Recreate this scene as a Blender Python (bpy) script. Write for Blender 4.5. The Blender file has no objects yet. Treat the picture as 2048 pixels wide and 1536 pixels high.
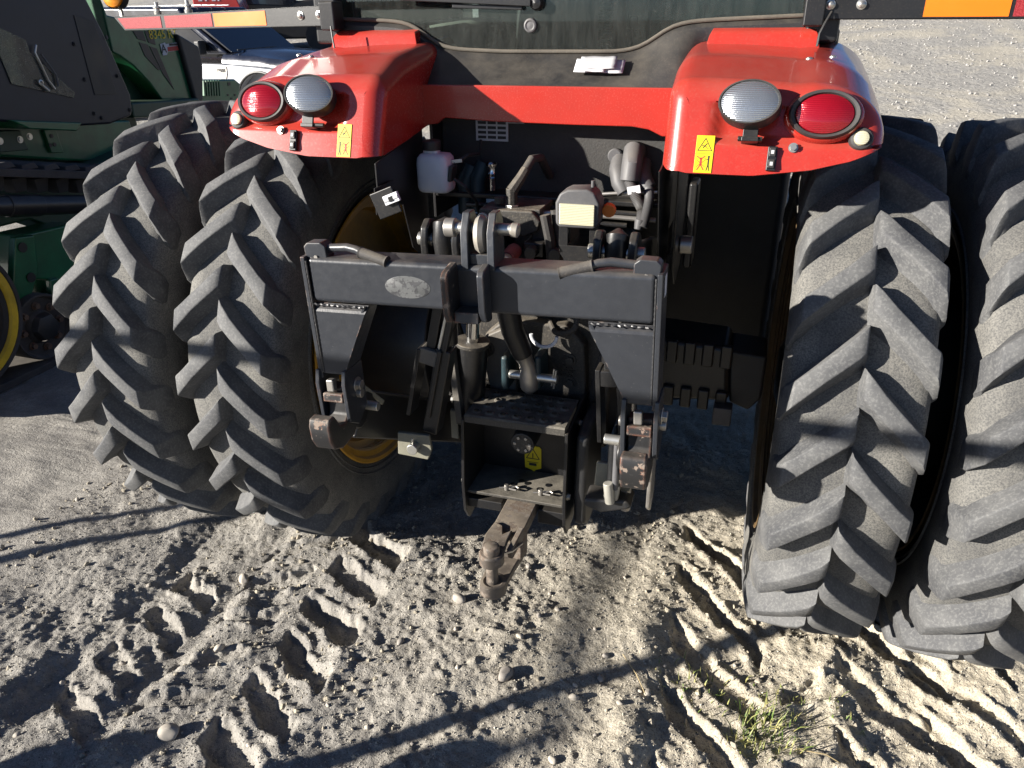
import bpy, bmesh, math, random
import numpy as np
from mathutils import Vector, Matrix, Euler

random.seed(7)
rng = np.random.default_rng(11)
PI = math.pi
S = bpy.context.scene
C = S.collection

# ------------------------------------------------------------------ camera
CAM = Vector((0.7081, -3.0441, 2.2981))
RGT = Vector((0.95475816, 0.29716362, -0.01143021))
UPV = Vector((-0.12079815, 0.42266157, 0.89820098))
FWD = Vector((-0.27174376, 0.85618397, -0.43943639))
FPX = 1517.76                                   # focal length for a picture 2048 wide
cam = bpy.data.cameras.new('camera')
cam.lens = 36.0 * FPX / 2048.0
cam.sensor_width = 36.0
cam.clip_start = 0.05
cam.clip_end = 2000
cam_ob = bpy.data.objects.new('camera', cam)
m = Matrix((RGT, UPV, -FWD)).transposed().to_4x4()
m.translation = CAM
cam_ob.matrix_world = m
C.objects.link(cam_ob)
S.camera = cam_ob

# ------------------------------------------------------------------ daylight
SUN_AZ, SUN_EL = math.radians(-126.0), math.radians(17.5)   # from +Y, clockwise
TO_SUN = Vector((math.sin(SUN_AZ) * math.cos(SUN_EL), math.cos(SUN_AZ) * math.cos(SUN_EL), math.sin(SUN_EL)))
W = bpy.data.worlds.new('World')
S.world = W
W.use_nodes = True
nt = W.node_tree
sky = nt.nodes.new('ShaderNodeTexSky')
sky.sky_type = 'NISHITA'
sky.sun_disc = False
sky.sun_elevation = SUN_EL
sky.sun_rotation = SUN_AZ
sky.air_density = 0.45
sky.dust_density = 0.25
sky.ozone_density = 3.0
bg = nt.nodes['Background']
nt.links.new(sky.outputs['Color'], bg.inputs['Color'])
bg.inputs['Strength'].default_value = 0.05
sun = bpy.data.lights.new('sun', 'SUN')
sun.energy = 5.0
sun.angle = math.radians(0.53)
sun.color = (1.0, 0.94, 0.85)
sun_ob = bpy.data.objects.new('sun', sun)
sun_ob.rotation_euler = TO_SUN.to_track_quat('Z', 'Y').to_euler()
sun_ob.location = (-8, -6, 6)
C.objects.link(sun_ob)
S.view_settings.view_transform = 'Standard'
S.view_settings.look = 'None'
S.view_settings.exposure = 1.42
S.view_settings.gamma = 1.0
S.view_settings.use_curve_mapping = False
S.render.engine = 'CYCLES'
S.cycles.use_denoising = True
S.cycles.max_bounces = 6
S.cycles.diffuse_bounces = 3
S.cycles.glossy_bounces = 3
S.cycles.transmission_bounces = 4
S.cycles.transparent_max_bounces = 8
S.cycles.caustics_reflective = False
S.cycles.caustics_refractive = False
S.cycles.sample_clamp_indirect = 6.0


def at(px, py, **k):
    """Survey helper: the point of the line of sight px,py (2048 x 1536 picture) at a KNOWN distance x=, y= or z=."""
    d = RGT * ((px - 1024) / FPX) + UPV * ((768 - py) / FPX) + FWD
    (ax, val), = k.items()
    i = 'xyz'.index(ax)
    return CAM + d * ((val - CAM[i]) / d[i])


# ------------------------------------------------------------------ mesh helpers
class MB:
    """Collects shapes and links them as ONE mesh object."""
    def __init__(s):
        s.v = []
        s.f = []

    def add(s, vs, fs, M=None):
        o = len(s.v)
        s.v += [tuple((M @ Vector(p)) if M else p) for p in vs]
        s.f += [tuple(i + o for i in f) for f in fs]
        return s

    def box(s, c, d, rot=(0, 0, 0), M=None):
        R = Matrix.Translation(Vector(c)) @ Euler(rot).to_matrix().to_4x4()
        if M:
            R = M @ R
        x, y, z = d[0] / 2, d[1] / 2, d[2] / 2
        vs = [(-x, -y, -z), (x, -y, -z), (x, y, -z), (-x, y, -z), (-x, -y, z), (x, -y, z), (x, y, z), (-x, y, z)]
        return s.add(vs, [(0, 3, 2, 1), (4, 5, 6, 7), (0, 1, 5, 4), (1, 2, 6, 5), (2, 3, 7, 6), (3, 0, 4, 7)], R)

    def bar(s, a, b, w, h, up=(0, 0, 1)):
        a, b, up = Vector(a), Vector(b), Vector(up)
        z = (b - a).normalized()
        x = up.cross(z)
        if x.length < 1e-4:
            x = Vector((1, 0, 0))
        x.normalize()
        y = z.cross(x)
        M = Matrix((x, y, z)).transposed().to_4x4()
        M.translation = (a + b) / 2
        return s.box((0, 0, 0), (w, h, (b - a).length), M=M)

    def prism(s, poly, ax, lo, hi, M=None):
        """poly in the two other axes (x,y order), extruded along ax from lo to hi."""
        n = len(poly)
        def p3(a, b, t):
            return {'x': (t, a, b), 'y': (a, t, b), 'z': (a, b, t)}[ax]
        vs = [p3(a, b, lo) for a, b in poly] + [p3(a, b, hi) for a, b in poly]
        fs = [tuple(range(n)), tuple(range(2 * n - 1, n - 1, -1))]
        fs += [(i, i + n, (i + 1) % n + n, (i + 1) % n) for i in range(n)]
        return s.add(vs, fs, M)

    def tube(s, path, r, n=10, caps=True):
        P = [Vector(p) for p in path]
        rs = r if isinstance(r, (list, tuple)) else [r] * len(P)
        ref = None
        vs, fs = [], []
        for i, p in enumerate(P):
            t = (P[min(i + 1, len(P) - 1)] - P[max(i - 1, 0)]).normalized()
            if ref is None:
                ref = t.orthogonal().normalized()
            ref = (ref - t * ref.dot(t))
            ref = ref.normalized() if ref.length > 1e-6 else t.orthogonal().normalized()
            b = t.cross(ref)
            for k in range(n):
                a = 2 * PI * k / n
                vs.append(tuple(p + (ref * math.cos(a) + b * math.sin(a)) * rs[i]))
        for i in range(len(P) - 1):
            for k in range(n):
                k2 = (k + 1) % n
                fs.append((i * n + k, i * n + k2, (i + 1) * n + k2, (i + 1) * n + k))
        if caps:
            fs.append(tuple(range(n - 1, -1, -1)))
            fs.append(tuple(range((len(P) - 1) * n, len(P) * n)))
        return s.add(vs, fs)

    def cyl(s, a, b, r, r2=None, n=20):
        return s.tube([a, b], [r, r if r2 is None else r2], n)

    def lathe(s, prof, M=None, n=32, sx=1.0, sy=1.0, caps=False):
        """prof = [(radius, height)...] about local Z; sx, sy squash the ring."""
        vs, fs = [], []
        for r, h in prof:
            for k in range(n):
                a = 2 * PI * k / n
                vs.append((r * sx * math.cos(a), r * sy * math.sin(a), h))
        for i in range(len(prof) - 1):
            for k in range(n):
                k2 = (k + 1) % n
                fs.append((i * n + k, i * n + k2, (i + 1) * n + k2, (i + 1) * n + k))
        if caps:
            fs.append(tuple(range(n - 1, -1, -1)))
            fs.append(tuple(range((len(prof) - 1) * n, len(prof) * n)))
        return s.add(vs, fs, M)

    def hexbolt(s, p, d, r=0.012, h=0.01, washer=True):
        p, d = Vector(p), Vector(d).normalized()
        if washer:
            s.tube([p, p + d * h * .25], r * 1.45, 14)
        s.tube([p, p + d * h], r, 6)
        return s

    def grid(s, rows):
        o = len(s.v)
        nr, nc = len(rows), len(rows[0])
        for r in rows:
            s.v += [tuple(p) for p in r]
        for i in range(nr - 1):
            for j in range(nc - 1):
                s.f.append((o + i * nc + j, o + i * nc + j + 1, o + (i + 1) * nc + j + 1, o + (i + 1) * nc + j))
        return s

    def mesh(s, name, smooth=35):
        me = bpy.data.meshes.new(name)
        me.from_pydata(s.v, [], s.f)
        bm = bmesh.new()
        bm.from_mesh(me)
        bmesh.ops.recalc_face_normals(bm, faces=bm.faces)
        bm.to_mesh(me)
        bm.free()
        if smooth:
            me.shade_smooth()
            me.set_sharp_from_angle(angle=math.radians(smooth))
        me.update()
        return me

    def build(s, name, mat, parent=None, bevel=0.0, seg=2, smooth=35, subsurf=0, solid=0.0):
        me = s.mesh(name, smooth)
        me.materials.append(mat)
        return link(name, me, parent, bevel, seg, subsurf, solid)


def base_of(o):
    p = Vector((0, 0, 0))
    while o:
        p += o.location
        o = o.parent
    return p


def link(name, me, parent=None, bevel=0.0, seg=2, subsurf=0, solid=0.0):
    o = bpy.data.objects.new(name, me)
    C.objects.link(o)
    if parent:
        o.parent = parent
        o.location = -base_of(parent)
    if solid:
        md = o.modifiers.new('solid', 'SOLIDIFY')
        md.thickness = solid
        md.offset = -1
    if subsurf:
        md = o.modifiers.new('sub', 'SUBSURF')
        md.levels = md.render_levels = subsurf
    if bevel:
        md = o.modifiers.new('bevel', 'BEVEL')
        md.width = bevel
        md.segments = seg
        md.limit_method = 'ANGLE'
        md.angle_limit = math.radians(35)
        md.harden_normals = True
    return o


def thing(name, label, cat, loc=(0, 0, 0), group=None):
    o = bpy.data.objects.new(name, None)
    o.empty_display_size = .2
    C.objects.link(o)
    o.location = loc
    return tag(o, label, cat, group)


def part_empty(name, parent, loc):
    o = bpy.data.objects.new(name, None)
    o.empty_display_size = .1
    C.objects.link(o)
    o.parent = parent
    o.location = Vector(loc) - base_of(parent)
    return o


def tag(o, label, cat=None, group=None, kind=None):
    if label:
        o['label'] = label
    if cat:
        o['category'] = cat
    if group:
        o['group'] = group
    if kind:
        o['kind'] = kind
    return o


def text_mb(body, size, M, depth=0.001):
    cu = bpy.data.curves.new('lettering', 'FONT')
    cu.body = body
    cu.size = size
    cu.extrude = depth
    cu.align_x = 'CENTER'
    cu.align_y = 'CENTER'
    ob = bpy.data.objects.new('lettering', cu)
    C.objects.link(ob)
    dg = bpy.context.evaluated_depsgraph_get()
    me = bpy.data.meshes.new_from_object(ob.evaluated_get(dg))
    mb = MB()
    mb.add([tuple(v.co) for v in me.vertices], [tuple(p.vertices) for p in me.polygons], M)
    bpy.data.objects.remove(ob)
    bpy.data.curves.remove(cu)
    bpy.data.meshes.remove(me)
    return mb


# ------------------------------------------------------------------ materials
class N:
    """Tiny node-graph helper."""
    def __init__(s, name):
        s.m = bpy.data.materials.new(name)
        s.m.use_nodes = True
        s.t = s.m.node_tree
        s.b = s.t.nodes['Principled BSDF']
        s.out = s.t.nodes['Material Output']
        s.tc = s.t.nodes.new('ShaderNodeTexCoord')

    def n(s, typ, **k):
        o = s.t.nodes.new('ShaderNode' + typ)
        for a, b in k.items():
            setattr(o, a, b)
        return o

    def l(s, a, b):
        s.t.links.new(a, b)

    def set(s, sock, val):
        i = s.b.inputs[sock]
        if hasattr(val, 'is_linked'):
            s.l(val, i)
        else:
            i.default_value = (*val, 1) if isinstance(val, tuple) and len(val) == 3 else val
        return s

    def noise(s, scale, detail=4, rough=.55, coord='Object', dist=0.0, vec=None):
        o = s.n('TexNoise')
        o.inputs['Scale'].default_value = scale
        o.inputs['Detail'].default_value = detail
        o.inputs['Roughness'].default_value = rough
        o.inputs['Distortion'].default_value = dist
        s.l(vec if vec is not None else s.tc.outputs[coord], o.inputs['Vector'])
        return o.outputs['Fac']

    def ramp(s, fac, a, b, ca=0.0, cb=1.0):
        o = s.n('MapRange')
        o.clamp = True
        for nm, v in (('From Min', a), ('From Max', b), ('To Min', ca), ('To Max', cb)):
            o.inputs[nm].default_value = v
        s.l(fac, o.inputs['Value'])
        return o.outputs['Result']

    def math(s, op, a, b=None):
        o = s.n('Math', operation=op)
        for i, v in enumerate((a, b)):
            if v is None:
                continue
            if hasattr(v, 'is_linked'):
                s.l(v, o.inputs[i])
            else:
                o.inputs[i].default_value = v
        return o.outputs[0]

    def mix(s, fac, a, b):
        o = s.n('Mix', data_type='RGBA')
        for i, v in ((0, fac), (6, a), (7, b)):
            if hasattr(v, 'is_linked'):
                s.l(v, o.inputs[i])
            else:
                o.inputs[i].default_value = (*v, 1) if isinstance(v, tuple) else v
        return o.outputs[2]

    def bump(s, h, strength=.3, dist=.002, base=None):
        o = s.n('Bump')
        o.inputs['Strength'].default_value = strength
        o.inputs['Distance'].default_value = dist
        s.l(h, o.inputs['Height'])
        if base is not None:
            s.l(base, o.inputs['Normal'])
        s.l(o.outputs[0], s.b.inputs['Normal'])
        return o.outputs[0]

    def up(s):
        g = s.n('NewGeometry')
        sp = s.n('SeparateXYZ')
        s.l(g.outputs['Normal'], sp.inputs[0])
        return sp.outputs['Z']

    def edge(s, r=.006):
        """1 on worn edges: rounded normal against the true one."""
        bv = s.n('Bevel')
        bv.samples = 4
        bv.inputs['Radius'].default_value = r
        g = s.n('NewGeometry')
        d = s.n('VectorMath', operation='DOT_PRODUCT')
        s.l(bv.outputs[0], d.inputs[0])
        s.l(g.outputs['Normal'], d.inputs[1])
        return s.ramp(d.outputs['Value'], .985, .90)


MAT = {}


def plain(name, col, rough=.5, metal=0.0, coat=0.0, dust=0.0, dustcol=(.34, .29, .22), bumpy=0.0, spec=.5, dscale=9.0, var=.25):
    k = N(name)
    f = k.noise(6.0, 5, .6)
    base = k.mix(k.ramp(f, .35, .7), tuple(c * (1 - var) for c in col), tuple(min(1, c * (1 + var)) for c in col))
    if dust:
        up = k.ramp(k.up(), .15, .95, .12, 1.0)
        d = k.math('MULTIPLY', k.ramp(k.noise(dscale, 6, .65), .35, .75, .15, 1.0), up)
        sp = k.ramp(k.noise(180, 2, .5), .55, .72)
        d = k.math('ADD', k.math('MULTIPLY', d, dust), k.math('MULTIPLY', sp, dust * .25))
        base = k.mix(d, base, dustcol)
        k.set('Roughness', k.math('ADD', k.math('MULTIPLY', d, .45), rough))
    else:
        k.set('Roughness', k.ramp(f, .3, .7, max(rough - .06, 0), rough + .08))
    k.set('Base Color', base).set('Metallic', metal).set('Specular IOR Level', spec)
    if coat:
        k.set('Coat Weight', coat).set('Coat Roughness', .06)
    if bumpy:
        k.bump(k.noise(140, 3, .6), bumpy, .002)
    MAT[name] = k.m
    return k.m


def worn(name, col, rust=(.22, .085, .045), rough=.36, amount=.5, patch=.62, steel=(.30, .28, .26), r=.007, dust=.25):
    """Satin paint, chipped to rust and bright steel along the edges, dusty on top."""
    k = N(name)
    n1 = k.noise(14, 6, .65)
    n2 = k.noise(38, 5, .6)
    e = k.edge(r)
    chip = k.math('MULTIPLY', e, k.ramp(n1, .66 - .3 * amount, .72 - .3 * amount))
    patchf = k.ramp(k.math('MULTIPLY', n1, k.ramp(n2, .3, .7, .7, 1.25)), patch, patch + .03)
    fac = k.math('MAXIMUM', chip, patchf)
    up = k.ramp(k.up(), .3, .95)
    d = k.math('MULTIPLY', k.math('MULTIPLY', k.ramp(k.noise(7, 6, .65), .35, .7), up), dust)
    scr = k.ramp(k.noise(210, 2, .5), .70, .76, 0, .35)
    base = k.mix(k.noise(5, 4), tuple(c * .75 for c in col), tuple(c * 1.35 for c in col))
    base = k.mix(scr, base, (.16, .16, .16))
    base = k.mix(d, base, (.30, .25, .19))
    base = k.mix(fac, base, k.mix(k.ramp(n2, .45, .6), rust, steel))
    k.set('Base Color', base)
    k.set('Roughness', k.math('ADD', k.math('MULTIPLY', k.math('MAXIMUM', fac, d), .4), k.ramp(n2, .3, .7, rough - .05, rough + .1)))
    k.bump(k.math('ADD', k.noise(160, 3), k.math('MULTIPLY', fac, -1.5)), .18, .0012)
    MAT[name] = k.m
    return k.m


plain('red_paint', (.36, .019, .011), .25, coat=.55, dust=.40, dustcol=(.33, .17, .13), var=.08, dscale=3.2)
plain('black_paint', (.0085, .009, .0105), .34, dust=.16, bumpy=.05)
plain('black_plastic', (.013, .014, .016), .48, dust=.20, bumpy=.12)
plain('black_clean', (.008, .0085, .01), .4, var=.1)
plain('grey_plastic', (.075, .075, .08), .55, dust=.25, bumpy=.1)
plain('rubber', (.022, .021, .022), .7, dust=.35, bumpy=.2)
plain('cast_black', (.017, .016, .015), .55, dust=.62, bumpy=.5, dscale=14)
plain('yellow_rim', (.50, .26, .018), .45, dust=.2)
plain('shaded_rim', (.085, .050, .016), .6, dust=.2)  # darker copy of the yellow rim: shade put into the colour
plain('yellow_sticker', (.62, .47, .008), .45, var=.06)
plain('sticker_ink', (.012, .011, .010), .6, var=.05)
plain('sticker_red', (.40, .03, .02), .6, var=.05)
plain('white_plastic', (.62, .63, .66), .38, var=.04)
plain('white_paper', (.52, .52, .54), .75, var=.04)
plain('label_grey', (.42, .42, .43), .5, var=.06)
plain('zinc', (.55, .54, .50), .34, metal=.85, dust=.15)
plain('bare_steel', (.42, .40, .37), .38, metal=.8, dust=.25)
plain('chrome', (.62, .62, .62), .12, metal=1.0, var=.03)
plain('green_paint', (.007, .105, .040), .32, coat=.3, dust=.10)
plain('green_dark', (.005, .045, .022), .4, dust=.2)
plain('yellow_paint', (.62, .42, .02), .42, dust=.35)
plain('orange_film', (.70, .155, .006), .35, var=.04)
plain('orange_tag', (.80, .20, .03), .5, var=.04)
plain('blue_tag', (.03, .12, .60), .5, var=.04)
plain('teal_casting', (.010, .028, .036), .45, dust=.2, bumpy=.2)
plain('navy_paint', (.016, .019, .032), .20, coat=.5)
plain('silver_paint', (.48, .495, .53), .22, coat=.6, var=.04)
plain('foam_grain', (.030, .029, .028), .75, dust=.15, bumpy=.8)
plain('seal_rubber', (.075, .066, .053), .8, dust=.35, bumpy=.4)
plain('track_rubber', (.035, .034, .036), .75, dust=.30, bumpy=.3)
plain('dry_stem', (.42, .33, .18), .8)
worn('hitch_paint', (.023, .0255, .031), rust=(.13, .055, .03), steel=(.22, .20, .18), rough=.33, amount=.35, patch=.80, r=.006)
worn('hook_paint', (.016, .016, .017), rust=(.17, .065, .035), steel=(.20, .16, .13), rough=.42, amount=.85, patch=.62, r=.012)
worn('drawbar_steel', (.080, .067, .056), rust=(.115, .082, .060), steel=(.17, .145, .12), rough=.5, amount=.7, patch=.48, r=.006, dust=1.0)


def tyre_material():
    k = N('dusty_tyre')
    f1 = k.noise(6, 6, .65)
    f2 = k.noise(190, 4, .7)
    f3 = k.noise(1.9, 3, .5)
    d = k.math('MULTIPLY', k.ramp(f1, .30, .62, .42, 1.0), k.ramp(f2, .38, .60, .34, 1.0))
    d = k.math('MULTIPLY', d, k.ramp(f3, .32, .66, .65, 1.0))
    base = k.mix(d, (.032, .034, .039), (.225, .216, .193))
    k.set('Base Color', base).set('Roughness', .85).set('Specular IOR Level', .3)
    k.bump(k.math('ADD', f2, k.noise(330, 2, .5)), .2, .0025)
    MAT['tyre'] = k.m
    # lugs: rubbed rubber, dust only as a thin uneven veil and in scuffs
    k = N('rubbed_lug')
    oi = k.n('ObjectInfo')
    mp = k.n('VectorMath', operation='ADD')
    k.l(k.tc.outputs['Object'], mp.inputs[0])
    k.l(oi.outputs['Location'], mp.inputs[1])
    rnd = k.n('VectorMath', operation='SCALE')
    k.l(oi.outputs['Random'], rnd.inputs['Scale'])
    rnd.inputs[0].default_value = (37, 19, 53)
    k.l(rnd.outputs[0], mp.inputs[1])
    v = mp.outputs[0]
    f1 = k.noise(11, 5, .6, vec=v)
    f2 = k.noise(120, 3, .6, vec=v)
    d = k.math('ADD', k.ramp(f1, .35, .68, .14, .42), k.ramp(f2, .48, .66, 0, .25))
    d = k.math('ADD', d, k.ramp(oi.outputs['Random'], 0, 1, -.05, .10))
    base = k.mix(d, (.032, .034, .040), (.200, .199, .192))
    sc = k.n('Mapping')
    sc.inputs['Scale'].default_value = (30, 30, 240)
    k.l(v, sc.inputs[0])
    base = k.mix(k.ramp(k.noise(1.2, 3, .5, vec=sc.outputs[0]), .66, .74, 0, .35), base, (.045, .045, .048))
    k.set('Base Color', base).set('Roughness', .74).set('Specular IOR Level', .4)
    k.bump(k.math('ADD', f2, k.noise(300, 2, .5)), .18, .002)
    MAT['lug'] = k.m


tyre_material()


def lens_material(name, col, trans, rough=.12):
    k = N(name)
    k.set('Base Color', col).set('Roughness', rough).set('Coat Weight', 1.0).set('Coat Roughness', .03)
    w = k.n('TexWave', wave_type='BANDS', bands_direction='Z')
    w.inputs['Scale'].default_value = 64
    k.l(k.tc.outputs['Object'], w.inputs['Vector'])
    k.bump(k.math('ADD', w.outputs['Fac'], k.math('MULTIPLY', k.noise(260, 1), .5)), .38, .002)
    k.set('Metallic', trans)
    MAT[name] = k.m


lens_material('red_lens', (.30, .004, .012), .35, .16)
lens_material('clear_lens', (.40, .42, .44), .8, .20)
lens_material('amber_lens', (.85, .30, .02), .2, .2)
lens_material('yellowed_lens', (.60, .57, .40), .3, .35)


def red_film():
    k = N('red_film')
    f = k.ramp(k.noise(420, 2, .5), .40, .62)
    k.set('Base Color', k.mix(f, (.17, .006, .010), (.34, .045, .050))).set('Roughness', .3)
    MAT['red_film'] = k.m


red_film()


def glass_material(name, tint, film):
    """Thin tinted pane: mirror by Fresnel over clear, with a dust film."""
    k = N(name)
    k.t.nodes.remove(k.b)
    tr = k.n('BsdfTransparent')
    tr.inputs[0].default_value = (*tint, 1)
    gl = k.n('BsdfGlossy')
    gl.inputs['Roughness'].default_value = .02
    df = k.n('BsdfDiffuse')
    df.inputs[0].default_value = (.34, .36, .33, 1)
    fr = k.n('Fresnel')
    fr.inputs[0].default_value = 1.5
    m1 = k.n('MixShader')
    k.l(fr.outputs[0], m1.inputs[0])
    k.l(tr.outputs[0], m1.inputs[1])
    k.l(gl.outputs[0], m1.inputs[2])
    mp = k.n('Mapping')
    mp.inputs['Scale'].default_value = (9, 9, 1.6)
    k.l(k.tc.outputs['Object'], mp.inputs[0])
    f = k.ramp(k.noise(6, 6, .7, vec=mp.outputs[0]), .35, .8, film * .35, film * 1.7)
    f = k.math('ADD', f, k.ramp(k.noise(160, 2, .5), .66, .72, 0, film * 2))
    m2 = k.n('MixShader')
    k.l(f, m2.inputs[0])
    k.l(m1.outputs[0], m2.inputs[1])
    k.l(df.outputs[0], m2.inputs[2])
    k.l(m2.outputs[0], k.out.inputs[0])
    MAT[name] = k.m


glass_material('cab_glass', (.68, .78, .74), .045)
glass_material('dark_glass', (.10, .13, .14), .03)


def soil_material():
    k = N('soil')
    P = k.tc.outputs['Object']
    sp = k.n('SeparateXYZ')
    k.l(P, sp.inputs[0])
    big = k.noise(.55, 4, .6)
    mid = k.noise(5, 6, .65)
    fine = k.noise(130, 3, .65)
    grit = k.noise(330, 2, .6)
    side = k.ramp(k.math('ADD', sp.outputs['X'], k.math('MULTIPLY', big, 1.6)), .2, 1.9)   # greyer sand on one side, tan silt on the other
    ca = k.mix(side, (.235, .223, .206), (.43, .386, .305))
    cb = k.mix(side, (.405, .383, .342), (.56, .505, .395))
    base = k.mix(k.ramp(mid, .35, .68), ca, cb)
    base = k.mix(k.ramp(k.noise(38, 4, .7), .40, .62, 0, .45), base, k.mix(side, (.20, .187, .168), (.33, .285, .21)))
    base = k.mix(k.ramp(fine, .47, .33, 0, .70), base, (.115, .11, .107))
    base = k.mix(k.ramp(grit, .60, .72, 0, .55), base, (.58, .53, .43))
    far = k.ramp(sp.outputs['Y'], 4.0, 8.0)
    v = k.n('TexVoronoi')
    v.inputs['Scale'].default_value = 17
    k.l(P, v.inputs['Vector'])
    v2 = k.n('TexVoronoi')
    v2.inputs['Scale'].default_value = 6
    k.l(P, v2.inputs['Vector'])
    gsp = k.n('SeparateColor')
    k.l(v.outputs['Color'], gsp.inputs[0])
    grav = k.mix(gsp.outputs[0], (.25, .246, .24), (.37, .36, .34))
    grav = k.mix(k.ramp(k.noise(.35, 4, .65, dist=1.5), .47, .60), grav, (.42, .392, .335))
    base = k.mix(k.math('MULTIPLY', far, .8), base, grav)
    k.set('Base Color', base).set('Roughness', .95).set('Specular IOR Level', .15)
    h = k.math('ADD', k.math('MULTIPLY', k.noise(45, 5, .7), 1.0), k.math('MULTIPLY', fine, .5))
    h = k.math('ADD', h, k.math('MULTIPLY', grit, .22))
    b1 = k.bump(h, .75, .014)
    h2 = k.math('MULTIPLY', k.math('ADD', v.outputs['Distance'], v2.outputs['Distance']), k.math('MULTIPLY', far, -1.0))
    k.bump(h2, .6, .014, base=b1)
    MAT['soil'] = k.m
    k = N('pebble')
    oi = k.n('ObjectInfo')
    base = k.mix(oi.outputs['Random'], (.24, .22, .20), (.52, .47, .39))
    base = k.mix(k.ramp(k.noise(60, 4), .4, .7, 0, .5), base, (.30, .26, .21))
    k.set('Base Color', base).set('Roughness', .8)
    k.bump(k.noise(120, 3), .25, .002)
    MAT['pebble'] = k.m
    k = N('gravel_stone')
    k.set('Base Color', k.mix(k.noise(14, 2), (.2, .197, .19), (.38, .365, .34))).set('Roughness', .85)
    MAT['gravel_stone'] = k.m
    k = N('clod')
    base = k.mix(k.noise(3, 3), (.24, .22, .19), (.46, .405, .30))
    k.set('Base Color', base).set('Roughness', .95).set('Specular IOR Level', .15)
    k.bump(k.noise(220, 3), .6, .004)
    MAT['clod'] = k.m
    k = N('grain')
    wn = k.n('TexWhiteNoise', noise_dimensions='3D')
    sn = k.n('VectorMath', operation='SNAP')
    sn.inputs[1].default_value = (.012, .012, .2)
    k.l(k.tc.outputs['Object'], sn.inputs[0])
    k.l(sn.outputs[0], wn.inputs[0])
    k.set('Base Color', k.mix(wn.outputs[0], (.12, .115, .11), (.50, .46, .38))).set('Roughness', .9)
    MAT['grain'] = k.m
    k = N('grass_blade')
    oi = k.noise(30, 2)
    k.set('Base Color', k.mix(k.ramp(oi, .4, .6), (.10, .16, .03), (.30, .27, .10))).set('Roughness', .6)
    MAT['grass_blade'] = k.m


soil_material()
plain('red_cap', (.26, .05, .05), .5, dust=.45)
plain('drab_paint', (.16, .155, .12), .5, dust=.5, bumpy=.2)
plain('bare_cast', (.10, .092, .08), .55, dust=.55, bumpy=.4)
plain('step_dusty', (.030, .028, .025), .55, dust=.95, bumpy=.25, dustcol=(.26, .235, .19))
plain('weld', (.035, .035, .037), .38, metal=.2, bumpy=.4)
plain('bare_worn', (.34, .315, .275), .45, metal=.4, dust=.4)
plain('zinc_pale', (.34, .33, .29), .45, metal=.3, dust=.2)
def residue():
    k = N('badge_residue')
    f = k.ramp(k.noise(55, 4, .6), .50, .56)
    k.set('Base Color', k.mix(f, (.075, .078, .08), (.035, .036, .04))).set('Roughness', .6)
    k.bump(f, .3, .001)
    MAT['badge_residue'] = k.m
residue()
plain('black_soft', (.006, .008, .016), .42, dust=.035, bumpy=.05)
plain('rusty_bolt', (.10, .06, .04), .7, dust=.4)
glass_material('cab_glass2', (.35, .42, .40), .22)
plain('dark_glass2', (.008, .010, .016), .05, coat=1.0)
# ------------------------------------------------------------------ the ground
def vnoise(x, y, scale, seed):
    """Smooth value noise on arrays, -1..1."""
    g = np.random.default_rng(seed).random((257, 257)) * 2 - 1
    u, v = x * scale + 61.3, y * scale + 87.7
    i, j = np.floor(u).astype(int), np.floor(v).astype(int)
    a, b = u - i, v - j
    a, b = a * a * (3 - 2 * a), b * b * (3 - 2 * b)
    i0, i1, j0, j1 = i % 256, (i + 1) % 256, j % 256, (j + 1) % 256
    return (g[i0, j0] * (1 - a) + g[i1, j0] * a) * (1 - b) + (g[i0, j1] * (1 - a) + g[i1, j1] * a) * b


def fbm(x, y, scale, octs, seed, gain=.5):
    t, amp = 0, 1
    for o in range(octs):
        t = t + amp * vnoise(x, y, scale * 2.03 ** o, seed + o)
        amp *= gain
    return t


def sstep(a, b, x):
    t = np.clip((x - a) / (b - a), 0, 1)
    return t * t * (3 - 2 * t)


# bars pressed by tyre lugs: x from, x to, y at x from, y at x to, spacing, how many, half width in y, depth
PRINTS = [(-.94, -.62, -.40, -.55, .2325, 6, .062, .060),
          (-1.60, -1.34, -.86, -1.00, .2325, 4, .050, .034),
          (-1.27, -1.02, -.62, -.50, .2325, 5, .045, .026),
          (.60, .96, .08, -.30, .335, 6, .070, .050),
          (1.22, 1.64, -.30, -.62, .335, 5, .066, .046),
          (1.52, 1.86, -.10, -.52, .335, 5, .060, .040),
          (1.04, 1.24, -.50, -.38, .335, 4, .05, .024)]


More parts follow.
